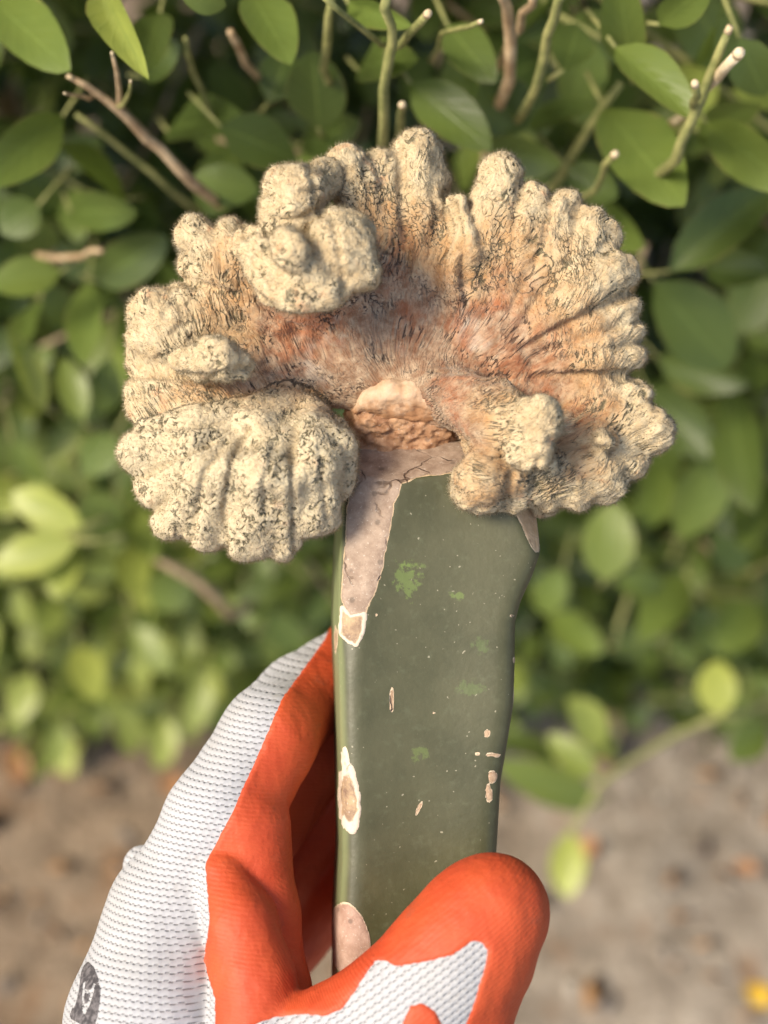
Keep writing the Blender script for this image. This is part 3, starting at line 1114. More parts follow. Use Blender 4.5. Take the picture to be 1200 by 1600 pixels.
# ================================================================== grafted cactus: crest
RIBS = [
    # polylines of (px, py, z mm, radius px); stretch = how far the crack pattern runs along the rib
    # broad middle of the fan
    ([(640, 600, -10, 62), (640, 470, -9, 60), (640, 360, -8, 46)], .45, 0),
    ([(640, 590, -9, 60), (740, 520, -8, 58), (810, 440, -6, 46)], .45, 0),
    ([(640, 590, -9, 60), (540, 530, -8, 56), (460, 480, -5, 52)], .45, 0),
    ([(640, 600, -9, 60), (760, 590, -8, 56), (880, 570, -6, 50)], .45, 0),
    ([(620, 605, -9, 56), (500, 580, -7, 54), (380, 560, -5, 52)], .45, 0),
    ([(700, 600, -9, 52), (820, 640, -8, 50), (920, 680, -5, 46)], .45, 0),
    # top
    ([(640, 560, -7, 42), (660, 340, -4, 41), (655, 238, -4, 40)], .42, 1),
    ([(690, 500, -6, 30), (690, 380, -2, 26), (682, 285, -5, 24)], .42, 1),
    ([(625, 520, -6, 40), (604, 340, -3, 36), (600, 262, -3, 33)], .42, 1),
    ([(600, 450, -4, 38), (562, 320, 0, 36), (547, 264, 2, 37)], .42, 1),
    ([(724, 520, -3, 28), (728, 400, 4, 22), (716, 322, 3, 22)], .42, 1),
    ([(745, 540, -5, 44), (775, 350, 1, 38), (784, 270, 0, 34)], .42, 1),
    ([(765, 540, -4, 36), (815, 370, 3, 32), (838, 306, 0, 28)], .40, 1),
    ([(780, 540, -4, 34), (852, 385, 3, 30), (884, 318, 0, 25)], .40, 1),
    ([(790, 545, -4, 34), (882, 405, 3, 30), (920, 348, 0, 25)], .40, 1),
    ([(800, 550, -4, 34), (900, 435, 3, 28), (946, 364, 0, 23)], .40, 1),
    ([(800, 560, -3, 34), (900, 470, 6, 28), (968, 420, 4, 31)], .40, 1),
    ([(810, 565, -3, 32), (920, 505, 4, 28), (974, 478, 1, 26)], .40, 1),
    ([(820, 572, -3, 30), (930, 535, 4, 28), (982, 514, 1, 22)], .40, 1),
    ([(820, 582, -3, 30), (930, 562, 4, 27), (980, 554, 0, 28)], .40, 1),
    # right
    ([(780, 600, -5, 38), (925, 608, 0, 32), (985, 622, 0, 30)], .40, 1),
    ([(800, 610, -5, 38), (945, 645, 2, 36), (1011, 672, 2, 37)], .42, 1),
    ([(800, 622, -5, 38), (930, 685, 4, 32), (976, 716, 2, 33)], .5, 1),
    ([(800, 640, -5, 38), (915, 720, 6, 32), (948, 752, 3, 34)], .5, 1),
    ([(810, 650, -4, 38), (880, 735, 6, 34), (900, 768, 4, 32)], .5, 1),
    ([(800, 660, -3, 38), (850, 740, 8, 34), (855, 772, 3, 34)], .5, 1),
    ([(780, 680, 0, 38), (800, 745, 12, 40), (802, 760, 9, 41)], .5, 1),
    ([(770, 690, 4, 36), (756, 748, 15, 42), (750, 757, 12, 45)], .5, 1),
    ([(820, 770, 0, 30), (845, 785, -3, 26)], .6, 1),
    ([(940, 690, 8, 17), (938, 694, 12, 19)], .8, 1), ([(725, 685, 8, 10), (735, 700, 10, 12)], .8, 1),
    ([(900, 640, 2, 18), (880, 662, 6, 16)], .8, 1), ([(860, 720, 10, 14), (868, 728, 13, 14)], .8, 1),
    # horn that leans out in front on the right
    ([(690, 612, -2, 50), (772, 652, 12, 48), (836, 664, 22, 42)], .40, 2), ([(836, 664, 22, 41), (826, 702, 22, 33)], .6, 5),
    # upper left body and its ribs
    ([(560, 520, -5, 46), (450, 440, 0, 54), (370, 400, 2, 42)], .45, 0),
    ([(470, 500, 0, 36), (350, 420, 6, 30), (310, 366, 4, 34)], .42, 1),
    ([(470, 480, 2, 36), (368, 395, 8, 30), (360, 360, 5, 29)], .42, 1),
    ([(490, 470, 4, 36), (410, 400, 12, 30), (398, 382, 12, 32)], .42, 1),
    ([(440, 500, 2, 30), (350, 445, 5, 28), (305, 415, 2, 28)], .42, 1),
    ([(540, 490, 0, 44), (500, 410, 8, 54), (480, 370, 10, 50)], .5, 0),
    # the cluster of bulbs in front of it
    ([(462, 305, 15, 46), (446, 300, 12, 44)], .7, 3), ([(500, 284, 8, 36), (480, 290, 12, 38)], .7, 3), ([(440, 330, 16, 34), (462, 336, 17, 34)], .7, 3),
    ([(542, 392, 24, 46), (534, 372, 22, 48)], .7, 3), ([(556, 425, 22, 38), (552, 400, 22, 34)], .7, 3), ([(560, 360, 18, 26), (566, 385, 20, 20)], .7, 3),
    ([(455, 388, 31, 27), (450, 384, 28, 28)], .8, 3), ([(407, 398, 20, 28), (412, 420, 20, 28)], .8, 3),
    ([(466, 448, 25, 38), (440, 440, 23, 36)], .7, 3), ([(512, 456, 25, 32), (490, 452, 25, 32)], .7, 3), ([(470, 420, 27, 30), (490, 425, 27, 28)], .7, 3),
    # left
    ([(480, 560, -5, 44), (320, 510, 2, 46), (262, 500, 3, 48)], .5, 1), ([(330, 480, 2, 40), (282, 474, 3, 32)], .6, 1),
    ([(300, 540, 2, 36), (238, 535, 3, 40)], .6, 1), ([(240, 480, 5, 32), (234, 490, 4, 34)], .7, 5),
    ([(470, 590, -4, 42), (330, 604, 3, 34), (234, 604, 2, 38)], .45, 1), ([(420, 620, 0, 34), (310, 630, 7, 30), (238, 640, 4, 38)], .45, 1),
    ([(440, 575, -2, 40), (330, 570, 2, 34), (225, 570, 0, 28)], .45, 1),
    # small pale knob
    ([(305, 562, 16, 24), (345, 562, 21, 34)], .8, 3), ([(345, 555, 22, 28), (372, 572, 20, 25)], .8, 3), ([(290, 568, 13, 20), (310, 575, 16, 20)], .8, 3),
    # pumpkin-like lobe low on the left
    ([(470, 645, -2, 44), (300, 682, 12, 42), (224, 704, 6, 38)], 1.7, 4), ([(460, 650, 0, 44), (300, 722, 14, 38), (240, 762, 6, 32)], 1.7, 4),
    ([(460, 655, 0, 44), (330, 740, 16, 38), (272, 812, 6, 32)], 1.7, 4), ([(460, 660, 0, 44), (360, 740, 18, 36), (322, 826, 8, 37)], 1.7, 4),
    ([(470, 660, 2, 44), (408, 740, 20, 40), (388, 836, 9, 43)], 1.7, 4), ([(475, 660, 2, 44), (446, 745, 19, 34), (438, 842, 8, 34)], 1.7, 4),
    ([(480, 665, 4, 42), (490, 720, 17, 42), (492, 802, 10, 44)], 1.7, 4), ([(500, 680, 4, 42), (516, 700, 12, 38), (516, 760, 8, 38)], 1.7, 4),
    ([(440, 640, 2, 46), (400, 680, 10, 46)], 1.7, 4),
]


def crest_material():
    m, nt, b = newmat('crest_wool')
    n = N(nt)
    co = n.obj()
    fl = n.attr('flow', 'Vector')     # mm in the rib's own frame, drawn out along the rib
    rad = n.attr('rad')               # 0 old middle .. 1 fresh rim
    coarse = n.attr('open')           # where the dark cracks gape most
    big = n.noise(co, 95.0, 4, 0.6)
    mid = n.noise(co, 260.0, 4, 0.65)
    fib = n.noise(fl, 2.6, 3, 0.7)
    # wool colour: greyed tan in the middle, rust patches, cream at the rim
    old = n.mix(n.step(mid, 0.35, 0.65), (0.24, 0.135, 0.075), (0.45, 0.33, 0.215))
    rust = n.step(n.noise(co, 60.0, 4, 0.65), 0.50, 0.66)
    old = n.mix(n.math('MULTIPLY', rust, 0.75), old, (0.33, 0.105, 0.04))
    white = n.step(n.noise(co, 75.0, 3, 0.6), 0.56, 0.70)
    old = n.mix(n.math('MULTIPLY', white, 0.65), old, (0.52, 0.435, 0.335))
    cream = n.mix(n.step(mid, 0.3, 0.75), (0.50, 0.37, 0.205), (0.61, 0.505, 0.32))
    pinkf = n.step(n.noise(co, 150.0, 3, 0.6), 0.60, 0.72)
    cream = n.mix(n.math('MULTIPLY', pinkf, 0.55), cream, (0.60, 0.30, 0.15))
    cream = n.mix(n.math('MULTIPLY', n.step(coarse, .4, .9), 0.45), cream, (0.60, 0.525, 0.355))
    tan = (0.42, 0.235, 0.10)
    rr = n.math('ADD', rad, n.math('MULTIPLY', n.math('SUBTRACT', big, 0.5), 0.75))
    c = n.mix(n.step(rr, 0.18, 0.50), old, n.mix(n.step(mid, .3, .7), tan, (0.49, 0.34, 0.185)))
    c = n.mix(n.step(rr, 0.42, 0.78), c, cream)
    c = n.mix(n.math('MULTIPLY', n.step(fib, 0.45, 0.8), 0.35), c, n.mix(0.5, c, (0.70, 0.62, 0.48)))
    rs = n.math('MULTIPLY', n.attr('rust'), n.step(n.noise(fl, 0.5, 4, .65), .36, .60))
    c = n.mix(n.math('MULTIPLY', rs, 0.72), c, n.mix(n.step(mid, .35, .65), (0.25, 0.075, 0.03), (0.46, 0.20, 0.085)))
    # dark slits between the fused tubercles
    w1 = n.noise(fl, 0.40, 1.0, 0.5, 0.5)
    w2 = n.noise(n.vmul(fl, (1.1, 1.2, 1.15)), 0.52, 1.0, 0.5, 0.3)
    l1 = n.math('ABSOLUTE', n.math('SUBTRACT', w1, 0.5))
    l2 = n.math('ABSOLUTE', n.math('SUBTRACT', w2, 0.5))
    s1 = n.math('SUBTRACT', 1.0, n.step(l1, 0.014, 0.058))
    s2 = n.math('SUBTRACT', 1.0, n.step(l2, 0.014, 0.058))
    slit = n.math('MAXIMUM', s1, s2)
    gate = n.step(n.math('ADD', n.noise(co, 130.0, 3, 0.6), n.math('MULTIPLY', coarse, 0.05)), 0.52, 0.62)
    slit = n.math('MULTIPLY', slit, gate)
    brk = n.step(n.noise(fl, 1.15, 1, 0.5), 0.46, 0.53)
    slit = n.math('MULTIPLY', slit, brk)
    w3 = n.noise(fl, 0.95, 1.0, 0.5, 0.3)
    s3 = n.math('SUBTRACT', 1.0, n.step(n.math('ABSOLUTE', n.math('SUBTRACT', w3, 0.5)), 0.012, 0.050))
    fan = n.math('MULTIPLY', n.step(rad, 0.08, 0.25), n.math('SUBTRACT', 1.0, n.step(rad, 0.65, 0.85)))
    fan = n.math('MULTIPLY', fan, n.step(n.noise(co, 85.0, 3, .6), .46, .56))
    slit = n.math('MAXIMUM', slit, n.math('MULTIPLY', n.math('MULTIPLY', s3, fan), 0.85))
    c = n.mix(n.math('MULTIPLY', slit, 0.88), c, n.mix(n.step(rr, .2, .5), (0.085, 0.05, 0.035), (0.085, 0.082, 0.048)))
    n.put(b.inputs['Base Color'], c)
    b.inputs['Roughness'].default_value = 0.95
    b.inputs['Specular IOR Level'].default_value = 0.12
    b.inputs['Sheen Weight'].default_value = 0.25
    b.inputs['Sheen Roughness'].default_value = 0.5
    b.inputs['Sheen Tint'].default_value = (1, 0.93, 0.8, 1)
    wool = n.math('ADD', n.math('MULTIPLY', fib, 0.9), n.noise(co, 1500.0, 3, 0.7))
    lines = n.math('ADD', n.step(l1, 0.0, 0.16), n.step(l2, 0.0, 0.16))
    h = n.math('ADD', n.math('MULTIPLY', wool, 0.35), n.math('SUBTRACT', n.math('MULTIPLY', lines, 0.55), n.math('MULTIPLY', slit, 1.3)))
    n.put(b.inputs['Normal'], n.bump(n.math('MULTIPLY', wool, 0.5), 0.6, 0.0005))
    dp = n.node('ShaderNodeDisplacement')
    n.put(dp.inputs['Height'], n.math('SUBTRACT', n.math('MULTIPLY', lines, 0.26), n.math('MULTIPLY', slit, 1.0)))
    dp.inputs['Midlevel'].default_value = 0.2
    dp.inputs['Scale'].default_value = 0.00050
    nt.links.new(dp.outputs[0], nt.nodes['Material Output'].inputs['Displacement'])
    m.displacement_method = 'BOTH'
    return m


def make_crest():
    F = Field((-68, -18, -24), (72, 96, 42), 0.55)
    # bend the ribs so that none is a clean rod
    lowf = Field((-68, -18, -24), (76, 100, 46), 2.2)
    LP = lowf.pts((slice(None),) * 3).reshape(-1, 3)
    W = np.stack([pnoise(LP * 0.085 + o_) * 3.2 + pnoise(LP * 0.2 + o_) * 1.3 for o_ in (1.3, 7.7, 13.1)], 1).reshape(*lowf.f.shape, 3).astype(np.float32)
    W = np.repeat(np.repeat(np.repeat(W, 4, 0), 4, 1), 4, 2)
    for ax_ in range(3):                       # smooth the blocks away
        for _ in range(2):
            W = sum(np.roll(W, q, ax_) for q in (-2, -1, 0, 1, 2)) / 5
    W = W[:F.f.shape[0], :F.f.shape[1], :F.f.shape[2]]
    F.warp = W
    segs = []
    rr = np.random.default_rng(11)
    for poly, stretch, kind in RIBS:
        n_ = len(poly)
        off = rr.uniform(-50, 50, 3)
        for i in range(n_ - 1):
            a, b = poly[i], poly[i + 1]
            A, B = L(*a[:3]), L(*b[:3])
            if kind == 0: t0, t1 = 0.0, 0.10
            elif kind == 1: t0, t1 = (0.05, 0.55, 1.0)[i if n_ == 3 else i + 1:][0], (0.55, 1.0, 1.0)[i if n_ == 3 else i + 1:][0]
            elif kind == 2: t0, t1 = (0.05, 0.30)[i], (0.30, 0.85)[i]
            elif kind in (3, 5): t0, t1 = 0.95, 1.0
            else: t0, t1 = ((0.55, 0.95)[i], (0.95, 1.05)[i]) if n_ == 3 else (0.5, 0.8)
            segs.append((A, RPX(a[3]), B, RPX(b[3]), t0, t1, stretch, kind, off))
    for A, ra, B, rb, *_r in segs:
        F.add_cone(A, ra, B, rb, 3.4 if _r[3] in (0, 2) else (1.1 if _r[3] == 4 else 1.5))
    V, Q = F.surface(3)
    nrm = vnormals(V, Q)
    # nearest rib gives the grain direction and the age of the wool
    best = np.full(len(V), 1e9)
    flow = np.zeros((len(V), 3))
    rad = np.zeros(len(V)); wsum = np.zeros(len(V))
    opn = np.zeros(len(V)); iso = np.zeros(len(V))
    for A, ra, B, rb, t0, t1, st, kind, off in segs:
        d, t = cone_d(V, A, ra, B, rb)
        wt = np.exp(-np.maximum(d, -1) / 0.8)
        rad += wt * (t0 + (t1 - t0) * t); wsum += wt
        opn += wt * (1.0 if kind == 4 else 0.25 if kind != 3 else 0.5)
        iso += wt * (kind in (3, 4))
    rad /= wsum; opn /= wsum; iso /= wsum
    # the grain runs out from the foot of the fan; bulbs and the low lobe have no set direction
    c0 = L(640, 632, 0)
    rel = V - c0
    rho = np.hypot(rel[:, 0], rel[:, 1])
    th = np.arctan2(rel[:, 0], rel[:, 1])
    wp = pnoise(V * 0.07) * 6 + pnoise(V * 0.2) * 1.2
    flow = np.stack([rho * 0.50 + wp, th * (16 + 0.45 * rho) + wp, V[:, 2] * 0.7], 1)
    flow[iso > 0.5] = (V * (0.80, 0.70, 0.65) + (90, 40, 10))[iso > 0.5]
    rad = laplace(rad, Q, 0.5, 4)
    # crest of each fold is fresher than the valley
    # lumps: fused tubercles, knobblier towards the rim
    px, py = to_px(V)
    lump = 1.5 * np.abs(pnoise(V * 0.17 + 5)) + 1.1 * np.abs(pnoise(V * 0.30 + 11)) - 0.4
    fine = pnoise(flow * 0.6) * 0.22 + pnoise(V * 0.9) * 0.12
    amp = np.clip(0.35 + rad, 0, 1) * (1 - 0.6 * np.clip(opn * 2 - 1, 0, 1))
    V = V + nrm * (lump * amp + fine)[:, None]
    # folds pressed in between the ribs: pixel path, depth mm, half width px, only in front of z
    G = [([(462, 668), (456, 720), (460, 838), (464, 880)], 1.5, 4.5, 2), ([(385, 672), (362, 720), (350, 800), (352, 860)], 1.5, 4.5, 2),
         ([(430, 690), (412, 760), (415, 800)], 0.8, 6, 6), ([(352, 690), (318, 740), (296, 850)], 1.1, 4.5, 2), ([(330, 690), (285, 712), (215, 748)], 1.4, 4.5, 2),
         ([(500, 700), (505, 760), (512, 820)], 0.7, 6, 6), ([(345, 660), (270, 665), (190, 668)], 1.4, 7, -5),
         ([(730, 470), (722, 400), (702, 300)], 2.2, 9, -9), ([(690, 480), (684, 380), (676, 290)], .8, 7, -9), ([(800, 420), (806, 340), (812, 280)], 1.0, 7, -9),
         ([(790, 500), (850, 380), (862, 300)], .9, 6, -9), ([(810, 510), (890, 400), (905, 325)], .9, 6, -9), ([(820, 520), (915, 420), (945, 380)], 1.0, 6, -9),
         ([(820, 545), (915, 492), (1000, 452)], 1.7, 7, -9), ([(830, 560), (930, 520), (1010, 500)], 1.3, 6, -9), ([(830, 572), (930, 548), (1010, 535)], 1.0, 6, -9),
         ([(830, 590), (930, 588), (1015, 588)], 2.0, 8, -9), ([(860, 690), (930, 700), (1010, 716)], 1.1, 7, -9), ([(800, 735), (796, 770), (790, 810)], 1.2, 6, -2),
         ([(840, 720), (835, 770), (825, 810)], 1.2, 6, -2), ([(640, 420), (628, 330), (626, 230)], 1.2, 7, -9), ([(600, 400), (578, 320), (572, 250)], 1.0, 7, -9),
         ([(420, 480), (345, 420), (330, 330)], 1.3, 7, -5), ([(470, 520), (400, 470), (290, 440)], 1.4, 7, -9), ([(430, 450), (390, 400), (378, 345)], 1.0, 6, -5),
         ([(420, 570), (330, 590), (190, 585)], 1.2, 7, -9), ([(500, 330), (495, 300), (485, 255)], 1.0, 7, 4), ([(420, 340), (460, 345), (500, 330)], 1.0, 6, 6),
         ([(400, 300), (440, 306), (500, 296)], .9, 6, 6), ([(540, 470), (535, 420), (520, 345)], 1.0, 6, 8), ([(585, 410), (550, 400), (512, 392)], .9, 6, 8),
         ([(790, 640), (815, 690), (812, 730)], .8, 6, 6), ([(300, 530), (335, 555), (330, 600)], .8, 6, 8)]
    for path, dep, wd, zmin in G:
        dd = np.full(len(V), 1e9)
        for (x0, y0), (x1, y1) in zip(path[:-1], path[1:]):
            ab = np.array([x1 - x0, y1 - y0], float)
            t = np.clip(((px - x0) * ab[0] + (py - y0) * ab[1]) / (ab @ ab), 0, 1)
            dd = np.minimum(dd, np.hypot(px - x0 - t * ab[0], py - y0 - t * ab[1]))
        dd = dd + 5 * pnoise(V * 0.3 + 31)
        ok = (V[:, 2] > zmin) & (nrm[:, 2] > -0.2)
        V = V - nrm * (np.where(ok, dep, 0) * np.exp(-(dd / wd) ** 2))[:, None]
    rust = np.zeros(len(V))
    for cx, cy, r_ in [(612, 395, 48), (715, 505, 36), (805, 585, 62), (520, 512, 42), (905, 650, 45), (640, 520, 40), (440, 520, 36), (850, 540, 40), (735, 610, 40)]:
        rust = np.maximum(rust, np.exp(-((px - cx) ** 2 + (py - cy) ** 2) / r_ ** 2))
    rust *= np.clip((16 - V[:, 2]) / 6, 0, 1)
    V = laplace(V, Q, 0.3, 1)
    nrm = vnormals(V, Q)
    mat = crest_material()
    o = link('crest', mesh_from('crest', V * MM, Q, mat, True, {'flow': flow, 'rad': rad, 'open': opn, 'rust': rust}), cactus)
    tag(o, 'cream woolly crest of fan-shaped fused ribs')
    sb = o.modifiers.new('finer', 'SUBSURF')
    sb.levels = sb.render_levels = 1

    # short wool standing off the surface
    mf, nt, b = newmat('wool_fibre')
    n = N(nt)
    n.put(b.inputs['Base Color'], n.mix(n.step(n.attr('rad'), .25, .75), (0.36, 0.235, 0.145), (0.63, 0.53, 0.355)))
    b.inputs['Roughness'].default_value = 0.9
    b.inputs['Specular IOR Level'].default_value = 0.1
    T = np.concatenate([Q[:, [0, 1, 2]], Q[:, [0, 2, 3]]])
    a, b_, c = V[T[:, 0]], V[T[:, 1]], V[T[:, 2]]
    area = np.linalg.norm(np.cross(b_ - a, c - a), axis=1) * (0.25 + np.clip(rad[T[:, 0]], 0, 1))
    cnt = 260000
    r = np.random.default_rng(9)
    k = r.choice(len(T), cnt, p=area / area.sum())
    w = r.dirichlet((1, 1, 1), cnt)
    p = a[k] * w[:, :1] + b_[k] * w[:, 1:2] + c[k] * w[:, 2:]
    nn = nrm[T[k, 0]]
    rd = rad[T[k, 0]]
    dirn = nn + r.normal(0, 0.65, (cnt, 3))
    dirn /= np.linalg.norm(dirn, axis=1)[:, None]
    ln = r.uniform(0.6, 1.5, cnt) * (0.75 + 0.35 * np.clip(rd, 0, 1))
    side = np.cross(dirn, r.normal(size=(cnt, 3)))
    side /= np.linalg.norm(side, axis=1)[:, None]
    hw = 0.030
    p0 = p - nn * 0.08
    VV = np.stack([p0 - side * hw, p0 + side * hw, p0 + dirn * ln[:, None]], 1).reshape(-1, 3)
    FF = np.arange(cnt * 3).reshape(-1, 3)
    me = mesh_from('wool', VV * MM, FF, mf, True, {'rad': np.repeat(rd, 3)})
    nv = np.repeat(nn, 3, 0)
    me.normals_split_custom_set_from_vertices(nv.tolist())
    o = link('wool', me, cactus)
    tag(o, 'fine pale wool standing off the crest', kind='stuff')


make_crest()


def make_graft():
    """the cut foot of the crest and the dried skin between it and the stock"""
    papery = cork_material('dried_graft', (0.26, 0.125, 0.06), (0.52, 0.31, 0.17), (0.45, 0.28, 0.16), 0.2, 0.15)
    F = Field((-14, 12, -34), (20, 34, 12), 0.45)
    for a, b, k in [((L(600, 700, -14)), (L(605, 640, -12)), 3), ((L(665, 700, -14)), (L(650, 640, -12)), 3)]:
        F.add_cone(a, 9.5, b, 10.5, k)
    F.add_cone(L(570, 655, -4), 3.0, L(690, 660, -5), 3.2, 3.0)
    F.add_cone(L(585, 640, -4), 3.0, L(680, 645, -4), 3.2, 3.0)
    V, Q = F.surface(2)
    nr = vnormals(V, Q)
    V = V + nr * (1.1 * pnoise(V * (0.3, 0.4, 0.3)) + 1.1 * pnoise(V * (0.55, 0.75, .6) + 4) + 0.7 * pnoise(V * 1.2))[:, None]
    link('graft_union', mesh_from('graft_union', V * MM, Q, papery, True, {'edge': np.full(len(V), 5.0)}), cactus)
    # pale crescent of the old cut face
    m, nt, b = newmat('cut_face')
    n = N(nt)
    co = n.obj()
    v = n.noise(co, 230.0, 5, .7)
    c = n.mix(n.step(v, .3, .7), (0.47, 0.29, 0.16), (0.60, 0.43, 0.28))
    oy = n.math('ADD', n.sep(co)[1], n.math('MULTIPLY', n.math('SUBTRACT', v, .5), .008))
    c = n.mix(n.math('SUBTRACT', 1.0, n.step(oy, .0222, .0262)), c, (0.38, 0.19, 0.085))
    c = n.mix(n.math('MULTIPLY', n.step(n.noise(n.vmul(co, (1, .5, 1)), 330.0, 2), .62, .68), .6), c, (0.30, 0.16, 0.08))
    n.put(b.inputs['Base Color'], c)
    b.inputs['Roughness'].default_value = 0.8
    n.put(b.inputs['Normal'], n.bump(v, 0.6, 0.0008))
    F = Field((-12, 16, -14), (20, 36, 12), 0.45)
    arc = [(556, 640, -1), (578, 622, 1), (610, 612, 2), (645, 614, 2.5), (675, 628, 2), (692, 652, 1)]
    for i in range(len(arc) - 1):
        F.add_cone(L(*arc[i]), RPX(6 + 12 * math.sin(math.pi * i / 5)), L(*arc[i + 1]), RPX(6 + 12 * math.sin(math.pi * (i + 1) / 5)), 2.0)
    F.add_cone(L(600, 634, -1), RPX(20), L(665, 640, -1), RPX(20), 3)
    V, Q = F.surface(2)
    nr = vnormals(V, Q)
    V = V + nr * (0.7 * pnoise(V * .35) + .4 * pnoise(V * 1.0))[:, None]
    link('cut_face', mesh_from('cut_face', V * MM, Q, m), cactus)


make_graft()

# ================================================================== gloved hand
hand = empty('gloved_hand', HELD_LOC, HELD_ROT)
tag(hand, 'hand in white knit glove with orange rubber palm gripping the cactus stock', 'gloved hand')


def knit_material():
    m, nt, b = newmat('white_knit')
    n = N(nt)
    k = n.attr('knit', 'Vector')      # mm over the fabric
    co = n.obj()
    s = n.sep(k)
    wob = n.math('MULTIPLY', n.math('SUBTRACT', n.noise(co, 160.0, 2), 0.5), 0.55)
    u = n.math('DIVIDE', n.math('ADD', s[0], wob), 2.05)
    v = n.math('DIVIDE', n.math('ADD', s[1], wob), 1.42)
    row = n.math('FLOOR', v)
    fv = n.math('FRACT', v)
    fu = n.math('FRACT', n.math('ADD', u, n.math('MULTIPLY', n.math('MODULO', row, 2.0), 0.5)))
    # each stitch is a slanted rounded loop; holes sit between the loops of one row and the next
    pv = n.math('SUBTRACT', 1.0, n.math('POWER', n.math('ABSOLUTE', n.math('SUBTRACT', n.math('MULTIPLY', fv, 2.0), 1.0)), 2.0))
    cu = n.math('COSINE', n.math('MULTIPLY', n.math('SUBTRACT', fu, 0.5), 6.2832))
    cu = n.math('ADD', 0.5, n.math('MULTIPLY', cu, 0.5))
    edge = n.math('SUBTRACT', 1.0, n.step(pv, 0.15, 0.78))
    hole = n.math('MULTIPLY', edge, n.step(cu, 0.52, 0.92))
    h = n.math('ADD', n.math('MULTIPLY', pv, 0.30), n.math('MULTIPLY', cu, 0.15))
    h = n.math('SUBTRACT', h, n.math('MULTIPLY', hole, 0.9))
    c = n.mix(n.step(n.noise(co, 35.0, 4, .6), .4, .75), (0.45, 0.448, 0.452), (0.405, 0.395, 0.38))
    c = n.mix(n.math('MULTIPLY', n.step(n.noise(co, 140.0, 4, .65), .62, .76), .35), c, (0.34, 0.29, 0.22))
    c = n.mix(n.math('MULTIPLY', hole, 0.66), c, (0.17, 0.155, 0.145))
    n.put(b.inputs['Base Color'], c)
    b.inputs['Roughness'].default_value = 0.9
    b.inputs['Specular IOR Level'].default_value = 0.15
    b.inputs['Sheen Weight'].default_value = 0.2
    fz = n.noise(co, 1900.0, 2, .7)
    n.put(b.inputs['Normal'], n.bump(n.math('ADD', h, n.math('MULTIPLY', fz, .15)), 0.8, 0.0007))
    return m


def rubber_material():
    m, nt, b = newmat('orange_rubber')
    n = N(nt)
    co = n.obj()
    k = n.attr('knit', 'Vector')
    s = n.sep(k)
    v = n.noise(co, 55.0, 4, .6)
    c = n.mix(n.step(v, .3, .75), (0.47, 0.058, 0.016), (0.55, 0.086, 0.023))
    dirt = n.step(n.noise(co, 110.0, 5, .7), .60, .76)
    c = n.mix(n.math('MULTIPLY', dirt, .5), c, (0.24, 0.075, 0.045))
    n.put(b.inputs['Base Color'], c)
    n.put(b.inputs['Roughness'], n.math('ADD', .48, n.math('MULTIPLY', n.noise(co, 200.0, 3), .25)))
    b.inputs['Specular IOR Level'].default_value = 0.4
    b.inputs['Subsurface Weight'].default_value = 0.08
    b.inputs['Subsurface Radius'].default_value = (0.003, 0.001, 0.0005)
    # the knit shows faintly through the dip
    wob = n.math('MULTIPLY', n.noise(co, 120.0, 2), 1.2)
    wv = n.math('SINE', n.math('MULTIPLY', n.math('ADD', s[1], wob), 6.2832 / 0.95))
    h = n.math('ADD', n.math('MULTIPLY', n.math('MULTIPLY', wv, n.noise(co, 60.0, 2)), .09), n.math('MULTIPLY', n.noise(co, 520.0, 4, .65), .55))
    h = n.math('ADD', h, n.math('MULTIPLY', n.noise(n.vmul(co, (1, .6, 1)), 110.0, 3), 2.2))
    n.put(b.inputs['Normal'], n.bump(h, 0.6, 0.0007))
    return m


